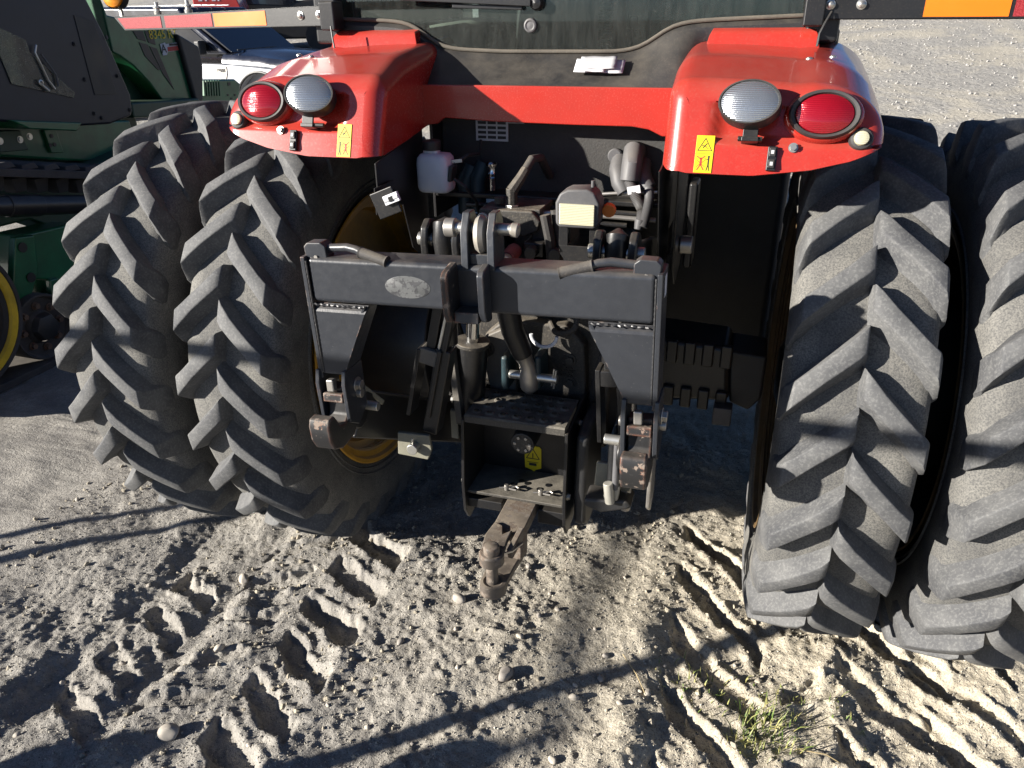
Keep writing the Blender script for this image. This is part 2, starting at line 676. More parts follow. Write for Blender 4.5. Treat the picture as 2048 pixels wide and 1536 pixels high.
def ground_z(x, y):
    x = np.asarray(x, float)
    y = np.asarray(y, float)
    z = fbm(x, y, .7, 3, 3) * .022 + fbm(x, y, 3.1, 4, 20) * .018
    near = sstep(5.0, 2.0, np.abs(x)) * sstep(3.5, 1.5, np.abs(y + .3))
    rough = .6 + .5 * fbm(x, y, 1.3, 2, 55)
    z = z + near * (fbm(x, y, 6.5, 5, 31, .55) * .0115 * rough + np.maximum(fbm(x, y, 22, 3, 77), .3) * .010 * rough)
    z = z + near * (fbm(x, y, 42, 2, 231) * .0030 - np.abs(fbm(x, y, 19, 3, 251, .6)) * .0045 * np.maximum(rough, .2))
    # ruts
    for xt, w, d in ((-1.02, .34, .022), (-1.50, .24, .02), (.86, .30, .024), (1.55, .40, .024)):
        z = z - d * sstep(w * 1.15, w * .75, np.abs(x - xt + .03 * np.sin(y * 1.7))) * sstep(-.25, -.7, y)
        z = z + .016 * np.exp(-((np.abs(x - xt) - w * 1.22) / .07) ** 2) * sstep(.6, -.1, y) * (1 + .8 * fbm(x, y, 6, 3, 91))
    wob = fbm(x, y, 6, 4, 42, .6) * .026
    wob2 = fbm(x, y, 26, 3, 47) * .008
    for xa, xb, ya, yb, sp, n, hw, dp in PRINTS:
        t = (x - xa) / (xb - xa)
        inx = sstep(-.05, .06, t + wob * 2) * sstep(1.05, .94, t + wob * 2)
        line = ya + (yb - ya) * np.clip(t, 0, 1)
        for k in range(n):
            s = 1.0 - .5 * ((k * 37 + int(xa * 100)) % 5) / 5.0
            dy = y - (line - sp * k) + wob + wob2
            press = sstep(hw, hw * .74, np.abs(dy)) * inx
            ridge = np.exp(-((np.abs(dy) - hw * 1.25) / (hw * .35)) ** 2) * inx
            z = z - dp * s * press + .010 * s * ridge * (1 + 1.2 * wob2 / .008)
    z = z + .016 * sstep(-1.2, -.5, y) * sstep(1.2, .6, y)
    # level under the parked machine, a rise of gravel beyond it
    z = z * sstep(14, 5, np.hypot(x, y)) + fbm(x, y, .9, 4, 61) * .02 * sstep(4, 9, np.hypot(x, y))
    rise = np.maximum(y - 3.0, 0)
    z = z + .13 * np.sqrt(rise * rise + 1.0) - .13
    z = z + .012 * np.maximum(np.abs(x) - 12, 0) * sstep(2, 10, y)
    return z


def axis(lo, hi, step, far_lo, far_hi, grow):
    a = list(np.arange(lo, hi, step))
    s, p = step, a[-1]
    while p < far_hi:
        s *= grow
        p += s
        a.append(p)
    s, p = step, a[0]
    while p > far_lo:
        s *= grow
        p -= s
        a.insert(0, p)
    return np.array(a)


gx = axis(-2.15, 2.25, .0075, -260, 260, 1.05)
gy = axis(-1.95, .95, .0075, -220, 420, 1.05)
X, Y = np.meshgrid(gx, gy)
Z = ground_z(X, Y)
nx, ny = len(gx), len(gy)
idx = np.arange(nx * ny).reshape(ny, nx)
quads = np.stack([idx[:-1, :-1], idx[:-1, 1:], idx[1:, 1:], idx[1:, :-1]], -1).reshape(-1, 4)
me = bpy.data.meshes.new('ground')
me.vertices.add(nx * ny)
me.vertices.foreach_set('co', np.stack([X, Y, Z], -1).ravel())
me.loops.add(quads.size)
me.loops.foreach_set('vertex_index', quads.ravel().astype(np.int32))
me.polygons.add(len(quads))
me.polygons.foreach_set('loop_start', np.arange(0, quads.size, 4, dtype=np.int32))
me.polygons.foreach_set('loop_total', np.full(len(quads), 4, np.int32))
me.update()
me.validate()
me.shade_smooth()
me.materials.append(MAT['soil'])
g = link('ground', me)
g['kind'] = 'structure'


def gz(x, y):
    return float(ground_z(np.array([x]), np.array([y]))[0])
# ------------------------------------------------------------------ the red tractor
tractor = thing('tractor', 'large red tractor on dual rear tyres with yellow rims, seen from behind', 'tractor', (0, 0, 0))

# ---- wheels
TYRE_PROF = [(0, .945), (.06, .944), (.11, .940), (.15, .933), (.178, .920), (.194, .908), (.205, .86), (.211, .81), (.208, .755), (.197, .70), (.184, .662), (.178, .640), (.160, .622)]


def about_x(prof, n):
    """prof = [(x, r)]: surface of revolution about X."""
    vs, fs = [], []
    for x, r in prof:
        for k in range(n):
            a = 2 * PI * k / n
            vs.append((x, -r * math.cos(a), r * math.sin(a)))
    for i in range(len(prof) - 1):
        for k in range(n):
            k2 = (k + 1) % n
            fs.append((i * n + k, i * n + k2, (i + 1) * n + k2, (i + 1) * n + k))
    return vs, fs


full = [(-x, r) for x, r in reversed(TYRE_PROF[1:])] + TYRE_PROF
tb = MB()
tb.add(*about_x(full, 120))
for sgn in (-1, 1):                                   # moulded rings near the bead
    for r in (.700, .675):
        x = .199 if r == .700 else .190
        tb.add(*about_x([(sgn * (x - .004), r - .006), (sgn * (x + .005), r), (sgn * (x - .004), r + .006)], 120))
tyre_me = tb.mesh('tyre', 50)
tyre_me.materials.append(MAT['tyre'])

LUG_LAG = math.radians(10.6)


def lug_mesh(sgn):
    rows = []
    #        x_top   r_top   x_base r_base  lag   half top  half base
    st = [(-.004, .950, -.010, .938, -.06, .030, .050),
          (.002, 1.000, -.004, .943, .00, .040, .064),
          (.022, 1.008, .016, .943, .12, .039, .066),
          (.060, 1.008, .060, .941, .33, .035, .062),
          (.105, 1.006, .105, .936, .56, .034, .060),
          (.150, 1.002, .150, .928, .80, .036, .063),
          (.186, .997, .172, .91, .98, .039, .067),
          (.196, .972, .180, .89, 1.06, .041, .070),
          (.206, .925, .188, .87, 1.16, .052, .066),
          (.213, .880, .196, .84, 1.24, .050, .060),
          (.211, .845, .200, .82, 1.28, .034, .040)]
    for xt, rt, xb, rb, lag, ht, hb in st:
        row = []
        t0 = -LUG_LAG * lag
        for kind, s in (('b', 1), ('f', 1), ('t', 1), ('t', 0), ('t', -1), ('f', -1), ('b', -1)):
            if kind == 'b':                              # steep above, a long fillet below
                x, r, off = xb, rb, ht + .020 if s > 0 else ht + .036
            elif kind == 'f':
                x, r, off = xb + (xt - xb) * .3, rb + (rt - rb) * (.30 if s > 0 else .26), ht + .011 if s > 0 else ht + .020
            else:
                x, r, off = xt, rt, ht
            a = t0 + s * off / .98
            row.append((sgn * x, -r * math.cos(a), r * math.sin(a)))
        rows.append(row)
    mb = MB()
    mb.grid(rows)
    n = 7
    mb.f.append(tuple(range(n)))
    mb.f.append(tuple(reversed(range(len(mb.v) - n, len(mb.v)))))
    me = mb.mesh('tread_lug', 0)
    bm = bmesh.new()
    bm.from_mesh(me)
    es = [e for e in bm.edges if len(e.link_faces) == 2 and e.calc_face_angle(0) > math.radians(28)
          and max(math.hypot(v.co.y, v.co.z) for v in e.verts) > .93]
    bmesh.ops.bevel(bm, geom=es, offset=.005, segments=2, affect='EDGES', profile=.5)
    bm.to_mesh(me)
    bm.free()
    me.shade_smooth()
    me.set_sharp_from_angle(angle=math.radians(40))
    me.materials.append(MAT['lug'])
    return me


lug_r, lug_l = lug_mesh(1), lug_mesh(-1)
rb = MB()
rb.add(*about_x([(.196, .652), (.200, .645), (.196, .630), (.178, .622), (.172, .596), (.120, .588), (.105, .560), (.060, .545), (.040, .50), (.045, .42), (.030, .30), (.055, .24), (.055, .10)], 72))
rb.add(*about_x([(-.196, .652), (-.200, .645), (-.196, .630), (-.178, .622), (-.172, .596), (-.120, .588), (-.06, .560), (.060, .545)], 72))
for k in range(4):
    rb.add(*about_x([(.170 - k * .014, .5955 - k * .001), (.165 - k * .014, .589 - k * .001), (.160 - k * .014, .594 - k * .001)], 72))
rim_me = rb.mesh('rim', 30)
rim_me.materials.append(MAT['yellow_rim'])
hb = MB()
hb.add(*about_x([(.058, .235), (.085, .225), (.10, .17), (.16, .15), (.18, .10), (.18, .001)], 40))
for k in range(10):
    a = 2 * PI * k / 10
    hb.hexbolt((.060, -.205 * math.cos(a), .205 * math.sin(a)), (1, 0, 0), .016, .03)
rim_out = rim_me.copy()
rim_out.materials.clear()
rim_out.materials.append(MAT['shaded_rim'])
hub_me = hb.mesh('hub')
hub_me.materials.append(MAT['black_paint'])

NL = 25
PITCH = 360.0 / NL
WHEELS = [(-1.0757, 52.6), (-1.638, 40.5), (1.0757, 52.2), (1.595, 47.0)]
for wi, (wx, phase) in enumerate(WHEELS):
    w = part_empty('rear_wheel', tractor, (wx, 0, .95))
    w['label'] = ['inner rear wheel beside the open hub', 'outer dual wheel beside the green machine', 'inner rear wheel crossed by the hitch shadow', 'outer dual wheel cut by the frame'][wi]
    flip = PI if wx < 0 else 0
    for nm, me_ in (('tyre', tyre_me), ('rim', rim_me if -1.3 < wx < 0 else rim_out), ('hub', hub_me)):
        o = bpy.data.objects.new(nm, me_)
        C.objects.link(o)
        o.parent = w
        if nm != 'tyre':
            # the dish faces the tractor's middle on the inner wheels
            inward = (wx < 0) if abs(wx) < 1.3 else (wx > 0)
            o.rotation_euler = (0, 0, (0 if (wx < 0) else PI) if abs(wx) < 1.3 else (PI if wx < 0 else 0))
    for k in range(NL):
        for half, me_ in ((0, lug_r), (1, lug_l)):
            t = math.radians(phase + k * PITCH + half * PITCH / 2)
            o = bpy.data.objects.new('tread_lug', me_)
            C.objects.link(o)
            o.parent = w
            o.rotation_euler = (-t, 0, 0)

for sg in (-1, 1):
    dr = MB()
    vs_, fs_ = about_x([(1.12, .30), (1.20, .34), (1.52, .34), (1.58, .30)], 40)
    dr.add([(sg * x, y, z + .95) for x, y, z in vs_], fs_)
    dr.build('dual_spacer', MAT['black_paint'], tractor)

# ---- rear fenders
FACE_A = math.atan2(.08, .225)


def face_y(z):
    return -.722 - .08 * (2.10 - z) / .225


def face_M(x, z, off=0.0):
    """Local frame on the rear face: X right, Y up the face, Z out of it."""
    n = Vector((0, -math.cos(FACE_A), math.sin(FACE_A)))
    u = Vector((1, 0, 0))
    v = n.cross(u)
    M = Matrix((u, v, n)).transposed().to_4x4()
    M.translation = Vector((x, face_y(z), z)) + n * off
    return M


def zbot(x):
    return float(np.interp(x, [.44, .52, .70, .85, .95, 1.03], [1.900, 1.884, 1.884, 1.904, 1.930, 1.965]))


def fender_section(y):
    """the arch of the fender across the tractor at one y: list of (x, z)."""
    zt = float(np.interp(y, [-.72, -.66, -.55, -.35, -.05], [2.120, 2.150, 2.172, 2.196, 2.222]))
    xi, xo = .447, 1.03
    zi = float(np.interp(y, [-.72, -.34, -.05], [1.885, 1.940, 1.960]))
    zo = float(np.interp(y, [-.72, -.05], [1.965, 2.055]))
    p = []
    for k in range(8):
        p.append((xi - .02 * (1 - k / 8) ** 2 * 0, zi + (zt - .055 - zi) * k / 8))
    for k in range(7):
        a = PI - PI / 2 * k / 6
        p.append((xi + .055 + .055 * math.cos(a), zt - .055 + .055 * math.sin(a)))
    x1 = .80
    for k in range(1, 16):
        t = k / 15
        p.append((xi + .055 + (x1 - xi - .055) * t, zt - .012 * t * t))
    for k in range(1, 15):
        a = PI / 2 - PI / 2 * k / 14
        p.append((x1 + (xo - x1) * math.cos(a) ** .9 if math.cos(a) > 1e-6 else x1, zo + .004 + (zt - .012 - zo) * max(math.sin(a), 0) ** .9))
    return p


def recess(x, z):
    return float(sstep(.570, .610, x) * sstep(1.005, .985, x) * sstep(1.955, 1.985, z) * sstep(2.130, 2.100, z))


def make_fender(sg):
    mb = MB()
    rows = []
    for y in (-.05, -.12, -.2, -.3, -.4, -.48, -.55):
        rows.append([(sg * x, y, z) for x, z in fender_section(y)])
    rear = fender_section(-.70)
    na = len(rear)
    nrm = []
    for j in range(na):
        a_, b_ = rear[max(j - 1, 0)], rear[min(j + 1, na - 1)]
        d = Vector((b_[0] - a_[0], b_[1] - a_[1])).normalized()
        nrm.append((d.y, -d.x))                       # inward
    R_ = .058
    def ring(inset):
        q = [(x + nx_ * inset, z + nz_ * inset) for (x, z), (nx_, nz_) in zip(rear, nrm)]
        return q
    for k in range(9):
        a_ = PI / 2 * k / 8
        q = ring(R_ * (1 - math.cos(a_)))
        rows.append([(sg * x, face_y(z) + R_ * (1 - math.sin(a_)), z) for x, z in q])
    rim_ = ring(R_)
    nk = 44
    for k in range(1, nk + 1):
        t = k / nk
        r = []
        for j, (x, z) in enumerate(rim_):
            xe = .452 + .575 * j / (na - 1)
            bx = x + (xe - x) * t
            zz = z + (zbot(bx) - z) * t
            edge = min((bx - .447), (1.03 - bx))
            soft = max(0.0, R_ - edge) / R_
            yy = face_y(zz) + .022 * recess(bx, zz) + R_ * (1 - math.sqrt(max(0.0, 1 - soft * soft)))
            r.append((sg * bx, yy, zz))
        rows.append(r)
    last = rows[-1]
    rows.append([(p[0], p[1] + .012, p[2] - .004) for p in last])
    rows.append([(p[0], p[1] + .03, p[2] + .01) for p in last])
    mb.grid(rows)
    o = mb.build('rear_fender', MAT['red_paint'], tractor, smooth=42)
    # stamped ridge on the top, next to the cab
    rd = MB()
    x0, x1 = .50, .86
    rr = []
    for y, dz in ((-.30, .0), (-.285, .030), (-.27, .042), (-.13, .050)):
        zt = float(np.interp(y, [-.35, -.05], [2.192, 2.218]))
        e = dz * .5
        zt -= .03 if dz == 0 else 0
        rr.append([(sg * (x0 + e * .6), y, zt - .03), (sg * (x0 + e), y, zt + dz), (sg * (x1 - e), y, zt + dz), (sg * (x1 - e * .6), y, zt - .03)])
    rd.grid(rr)
    rd.build('ridge', MAT['red_paint'], o, bevel=.004)
    for dx, y in ((.82, -.50), (.885, -.47)):
        zt = float(np.interp(y, [-.55, -.35], [2.164, 2.188])) - .004
        bl = MB().lathe([(.011, 0), (.010, .004), (.005, .007), (.0001, .0075)], Matrix.Translation((sg * dx, y, zt)), 14)
        bl.build('rivet', MAT['zinc'], o)
    return o


def oval(mb, M, prof, a, b, n=40):
    """prof = [(scale, height)] ellipse loft."""
    return mb.lathe([(s, h) for s, h in prof], M, n, a, b)


def make_lights(o, sg):
    # tail light on its pod
    M = face_M(sg * .868, 2.040, -.026)
    t = part_of('tail_light', o)
    mb = oval(MB(), M, [(1.10, -.002), (1.08, .022), (1.03, .034), (.97, .038)], .094, .067)
    mb.build('pod', MAT['red_paint'], o)
    mb = oval(MB(), M, [(1.00, .030), (.99, .046), (.95, .052), (.86, .050), (.80, .040)], .091, .064)
    mb.build('rubber_ring', MAT['grey_rubber'], o)
    mb = oval(MB(), M, [(.86, .040), (.82, .048), (.6, .057), (.35, .062), (.12, .064), (.001, .0645)], .088, .062)
    mb.build('tail_lens', MAT['red_lens'], o)
    # work lamp, standing off on a bracket
    L = face_M(sg * .676, 2.050, .0) @ Matrix.Translation((0, 0, .022)) @ Euler((math.radians(-12), math.radians(8 * -sg), math.radians(-4))).to_matrix().to_4x4()
    mb = oval(MB(), L, [(.55, -.030), (.86, -.020), (.98, .0), (1.0, .035), (.985, .040), (.93, .040), (.93, .034)], .083, .063)
    mb.build('lamp_housing', MAT['black_plastic'], o)
    mb = oval(MB(), L, [(.935, .036), (.8, .042), (.5, .047), (.2, .049), (.001, .0495)], .083, .063)
    mb.build('lamp_lens', MAT['clear_lens'], o)
    mb = MB()
    B = face_M(sg * .672, 1.972, -.02)
    mb.box((.012 * sg, -.002, .03), (.045, .012, .055), M=B)
    mb.box((.012 * sg, .02, .05), (.04, .05, .008), M=B)
    mb.cyl(B @ Vector((-.02, .0, .045)), B @ Vector((.045, 0, .045)), .007)
    mb.build('lamp_bracket', MAT['black_paint'], o, bevel=.002)
    # corner marker
    K = face_M(sg * .968, 1.986, -.020)
    mb = MB().lathe([(.031, 0), (.031, .018), (.027, .026), (.020, .028)], K, 24)
    mb.build('marker_ring', MAT['grey_rubber'], o)
    mb = MB().lathe([(.021, .022), (.018, .034), (.009, .037), (.0001, .036)], K, 20)
    mb.build('marker_button', MAT['yellowed_lens'], o)
    # rocker switches
    W_ = face_M(sg * .748, 1.928, .003)
    mb = MB().box((0, 0, .003), (.026, .066, .012), M=W_)
    mb.build('switch_plate', MAT['black_clean'], o, bevel=.003)
    for dy in (-.015, .016):
        mb = MB().box((0, dy, .010), (.017, .024, .008), (math.radians(8 if dy > 0 else -8), 0, 0), M=W_)
        mb.build('rocker', MAT['black_plastic'], o, bevel=.002)
        mb = MB().box((0, dy, .0145), (.008, .010, .001), M=W_)
        mb.build('switch_symbol', MAT['label_grey'], o)
    mb = MB()
    mb.hexbolt(face_M(sg * .80, 1.958, .002) @ Vector((0, 0, 0)), face_M(0, 2).to_3x3() @ Vector((0, 0, 1)), .009, .012)
    mb.build('bolt', MAT['zinc'], o)
    # yellow warning sticker: triangle above, pictogram below
    D = face_M(sg * .566, 1.934, .0015) @ Matrix.Scale(.80, 4)
    w_, h_ = .062, .128
    mb = MB().box((0, 0, 0), (w_, h_, .002), M=D)
    st = mb.build('warning_sticker', MAT['yellow_sticker'], o, bevel=.0008)
    ink = MB()
    def ln(a, b, th=.0016):
        a, b = Vector((*a, 0)), Vector((*b, 0))
        d = (b - a)
        ang = math.atan2(d.y, d.x)
        ink.box(((a.x + b.x) / 2, (a.y + b.y) / 2, .0014), (d.length + th * .6, th, .0008), (0, 0, ang), M=D)
    T = [(-.024, .012), (.024, .012), (0, .054)]
    for i in range(3):
        ln(T[i], T[(i + 1) % 3], .0022)
    ln((-.006, .022), (.006, .036), .003)
    ln((-.010, .030), (.004, .026), .0025)
    ln((.004, .022), (.011, .020), .0022)
    ln((-w_ / 2, .002), (w_ / 2, .002), .0009)
    fx = .017 * (1 if sg > 0 else -1)
    ln((fx, -.012), (fx, -.034), .0050)
    ln((fx, -.034), (fx - .005, -.056), .0028)
    ln((fx, -.034), (fx + .005, -.056), .0028)
    ln((fx, -.018), (fx - .014 * (1 if sg > 0 else -1), -.016), .0024)
    ink.box((fx, -.008, .0014), (.006, .006, .0008), M=D)
    ink.build('sticker_ink', MAT['sticker_ink'], o)
    ink = MB()
    gx_ = -.009 * (1 if sg > 0 else -1)
    ln((gx_, -.014), (gx_, -.038), .007)
    ln((gx_, -.018), (gx_ - .014, -.008), .0030)
    ln((gx_, -.018), (gx_ + .013, -.006), .0030)
    ln((gx_, -.036), (gx_ - .011, -.054), .0034)
    ln((gx_, -.036), (gx_ + .011, -.054), .0034)
    ln((gx_ - .015, -.020), (gx_ + .015, -.044), .0014)
    ln((gx_ + .015, -.020), (gx_ - .015, -.044), .0014)
    ink.build('sticker_figure', MAT['sticker_red'], o)


def part_of(*a):
    return None


plain('grey_rubber', (.030, .029, .030), .6, dust=.10, bumpy=.1)
for sg in (-1, 1):
    fo = make_fender(sg)
    fo['label'] = 'red rear fender with oval tail light and work lamp'
    make_lights(fo, sg)

# ---- cab back: sloping black panel, seal, glass
def seal_z(x):
    sg_ = lambda t: 1 / (1 + math.exp(-t))
    return 2.169 + .088 * sg_((-x - .500) / .034) + .085 * sg_((x - .338) / .034) + .022 * max(0.0, abs(x) - .2) / .63


SEAL = [(-.838 + 1.638 * i / 60, seal_z(-.838 + 1.638 * i / 60)) for i in range(61)]
mb = MB()
rows = []
for x, z in SEAL:
    side = sstep(.44, .49, abs(x))
    zb, yb = 2.058 * (1 - side) + (z - .07) * side, -.385 * (1 - side) - .235 * side
    rows.append([(x, -.205, z + .004), (x, -.225, z - .004), (x, -.236, z - .016), (x, -.236 + (yb + .236) * .12, z - .022 + (zb - z) * .05),
                 (x, -.236 + (yb + .236) * .6, z - .02 + (zb - z + .02) * .55), (x, yb, zb), (x, yb + .02, zb - .03)])
mb.grid(rows)
mb.build('cab_rear_panel', MAT['black_plastic'], tractor, smooth=30)
mb = MB()
mb.tube([(x, -.224, z + .005) for x, z in SEAL], .0068, 10)
mb.build('window_seal', MAT['seal_rubber'], tractor)
mb = MB()
poly = [(x, z) for x, z in SEAL] + [(.80, 2.95), (-.838, 2.95)]
mb.prism(poly, 'y', -.214, -.209)
mb.build('rear_window', MAT['cab_glass'], tractor, smooth=0)
mb = MB()
for sg, xx in ((-1, -.885), (1, .855)):
    mb.prism([(xx - .05, 2.20), (xx + .05, 2.20), (xx + .045, 3.0), (xx - .045, 3.0)], 'y', -.26, -.12)
    o = mb.build('cab_post', MAT['black_paint'], tractor, bevel=.012)
    mb = MB()
for sg, xx in ((-1, -.93), (1, .90)):
    mb = MB().box((xx, .7, 2.62), (.012, 1.5, .8))
    mb.build('cab_side_window', MAT['dark_glass'], tractor)
    mb = MB().box((xx, .7, 2.16), (.04, 1.6, .16))
    mb.build('cab_sill', MAT['black_paint'], tractor, bevel=.01)
mb = MB().box((0, .65, 3.06), (1.95, 2.0, .16))
mb.build('cab_roof', MAT['red_paint'], tractor, bevel=.04, seg=3)
mb = MB().box((0, .62, 2.02), (1.70, 1.55, .05))
mb.build('cab_floor', MAT['black_plastic'], tractor)
mb = MB().box((0, 1.42, 2.5), (1.75, .02, .95))
mb.build('cab_front_window', MAT['dark_glass'], tractor)
# inside the cab
plain('cab_trim', (.16, .175, .16), .7, dust=.5, bumpy=.3)
for sg in (-1, 1):
    mb = MB()
    rr = []
    for k in range(9):
        a = PI * k / 8
        rr.append([(sg * x, .42 - .50 * math.cos(a), 2.06 + (.215 + .02 * math.cos((x - .4) * 4)) * (math.sin(a) ** .6) * h) for x, h in ((.80, .95), (.62, .97), (.50, .95), (.42, .80), (.37, .45), (.34, 0))])
    mb.grid(rr)
    mb.build('wheel_housing', MAT['cab_trim'], tractor, smooth=50)
mb = MB()
mb.box((-.10, .40, 2.42), (.46, .12, .60), (math.radians(-8), 0, 0))
mb.box((-.10, .62, 2.15), (.48, .46, .14))
mb.build('driver_seat', MAT['black_plastic'], tractor, bevel=.04, seg=3)
mb = MB()
mb.tube([(.115 + .022 * math.cos(a * .9), .02 + .022 * math.sin(a * .9), 2.14 + .0032 * a) for a in range(0, 90)], .0065, 6)
mb.build('coiled_cable', MAT['cab_trim'], tractor)
mb = MB()
for x, y, z0, z1 in ((.20, .05, 2.1, 2.26), (.25, .12, 2.1, 2.32), (.31, .06, 2.1, 2.24), (.05, .2, 2.1, 2.25)):
    mb.tube([(x, y, z0), (x + .015, y + .01, z1)], .008, 8)
    mb.box((x + .015, y + .01, z1), (.03, .02, .045))
mb.build('control_lever', MAT['black_plastic'], tractor, bevel=.004)
# wiper, knob on the glass
mb = MB()
a0, a1 = at(800, -6, y=-.25), at(1062, 6, y=-.25)
mb.bar(a0, a1, .012, .022)
b0, b1 = at(905, 12, y=-.235), at(1045, 16, y=-.235)
mb.bar(b0, b1, .010, .014)
mb.build('wiper_arm', MAT['black_paint'], tractor, bevel=.003)
pv = at(1072, 6, y=-.24)
mb = MB().lathe([(.024, 0), (.024, .02), (.018, .034), (.0001, .038)], Matrix.Translation(pv + Vector((0, .026, 0))) @ Euler((PI / 2, 0, 0)).to_matrix().to_4x4(), 24)
mb.build('wiper_pivot', MAT['black_paint'], tractor)
kn = at(1061, 51, y=-.216)
mb = MB().lathe([(.024, 0), (.022, .008), (.017, .010), (.012, .007), (.0001, .008)], Matrix.Translation(kn) @ Euler((PI / 2, 0, 0)).to_matrix().to_4x4(), 24)
mb.build('glass_knob', MAT['grey_plastic'], tractor)

# ---- red cross panel between the fenders
mb = MB()
pts = [(-.46, 2.075), (.46, 2.075), (.46, 1.925), (.40, 1.925), (.355, 1.945), (.30, 1.953), (.10, 1.953), (-.20, 1.957), (-.30, 1.962), (-.37, 1.965), (-.395, 1.945), (-.43, 1.94), (-.46, 1.925)]
mb.prism(pts, 'y', -.405, -.385)
mb.box((0, -.30, 2.066), (.88, .19, .014), (math.radians(2), 0, 0))
mb.build('cross_panel', MAT['red_paint'], tractor, bevel=.004)

# ---- marker arms with reflective film
def marker_arm(pivot, direc, L, z_in, z_out, segs, name_lab):
    d = Vector(direc).normalized()
    nrm = Vector((0, 0, 1)).cross(d)
    if nrm.y > 0:
        nrm = -nrm
    M = Matrix((d, -nrm, Vector((0, 0, 1)))).transposed().to_4x4()
    M.translation = Vector((pivot[0], pivot[1], 0))
    def zz(t, top):
        return z_in[top] + (z_out[top] - z_in[top]) * t / L
    mb = MB()
    poly = [(0, zz(0, 0)), (L - .05, zz(L - .05, 0)), (L, zz(L, 1) - .004), (L, zz(L, 1)), (0, zz(0, 1))]
    mb.prism(poly, 'y', 0, .005, M)
    mb.prism([(0, zz(0, 1) - .004), (L, zz(L, 1) - .004), (L, zz(L, 1)), (0, zz(0, 1))], 'y', 0, .05, M)
    mb.prism([(0, zz(0, 0)), (L - .05, zz(L, 0)), (L - .05, zz(L, 0) + .004), (0, zz(0, 0) + .004)], 'y', 0, .03, M)
    arm = mb.build('marker_arm', MAT['black_paint'], tractor, bevel=.0012)
    arm['label'] = name_lab
    for t0, t1, mt in segs:
        s = MB()
        c0, c1 = t0 + .004, t1 - .002
        s.prism([(c0, zz(c0, 0) + .007), (c1 - (.035 if t1 >= L - .03 else 0), zz(c1, 0) + .007), (c1, zz(c1, 1) - .007), (c0, zz(c0, 1) - .007)], 'y', -.002, 0, M)
        s.build('reflector', MAT[mt], arm, smooth=0)
    b = MB()
    for t in (.028, .115):
        p = M @ Vector((t, 0, (zz(t, 0) + zz(t, 1)) / 2 + .003))
        b.lathe([(.0145, 0), (.0145, .003), (.010, .004), (.009, .011), (.004, .014), (.0001, .0143)], Matrix.Translation(p) @ M.to_3x3().to_4x4() @ Euler((PI / 2, 0, 0)).to_matrix().to_4x4(), 18)
    b.build('bolt', MAT['zinc'], arm)
    return arm, M, zz


cL = math.cos(math.radians(10))
armL, ML, zzL = marker_arm((-.862, -.30), (-cL, math.sin(math.radians(10)), 0), 1.15, (2.262, 2.330), (2.248, 2.302),
                           [(.285, .565, 'orange_film'), (.57, .845, 'red_film'), (.862, 1.13, 'red_film')], 'black marker arm reaching over the outer tyre beside the green machine')
armR, MR, zzR = marker_arm((.838, -.30), (1, 0, 0), 1.10, (2.268, 2.345), (2.262, 2.335),
                           [(.285, .515, 'orange_film'), (.52, .80, 'red_film'), (.82, 1.08, 'red_film')], 'black marker arm with amber film over the outer right tyre')
mb = MB()
for t in (.72, .90):
    p = ML @ Vector((t, .02, zzL(t, 1)))
    mb.lathe([(.015, 0), (.016, .012), (.011, .014), (.011, .020), (.016, .024), (.016, .030), (.008, .032), (.008, .046), (.001, .047)], Matrix.Translation(p), 12)
mb.build('stud', MAT['zinc'], armL)
p = ML @ Vector((1.125, .02, zzL(1.12, 1)))
mb = MB().box(p + Vector((.0, 0, .015)), (.012, .012, .05))
mb.build('beacon_stem', MAT['zinc'], armL)
MM = Matrix.Translation(p + Vector((-.005, -.02, .085))) @ Euler((PI / 2 - .1, 0, 0)).to_matrix().to_4x4()
mb = MB().lathe([(.052, 0), (.050, .012), (.035, .024), (.001, .028)], MM, 28)
mb.build('amber_marker', MAT['amber_lens'], armL)
mb = MB().lathe([(.056, .004), (.056, -.03), (.04, -.045), (.001, -.046)], MM, 28)
mb.build('marker_housing', MAT['black_plastic'], armL)
# arm sockets at the cab posts, whips of cable
for c_, h_ in (((-.845, -.285, 2.295), .095), ((.823, -.285, 2.300), .10)):
    MB().box(c_, (.06, .075, h_)).build('arm_socket', MAT['black_paint'], tractor, bevel=.006)
MB().tube([(-.81, -.36, 2.262), (-.802, -.37, 2.225), (-.795, -.375, 2.19)], .003, 6).build('lamp_cable', MAT['black_plastic'], tractor)
MB().tube([(.872, -.31, 2.29), (.858, -.33, 2.262), (.845, -.34, 2.23), (.843, -.345, 2.195)], .004, 6).build('lamp_cable', MAT['black_plastic'], tractor)
MB().tube([(.452, -.43, 2.085), (.440, -.46, 2.07), (.436, -.47, 2.03), (.440, -.46, 2.0)], .005, 6).build('lamp_cable', MAT['black_plastic'], tractor)
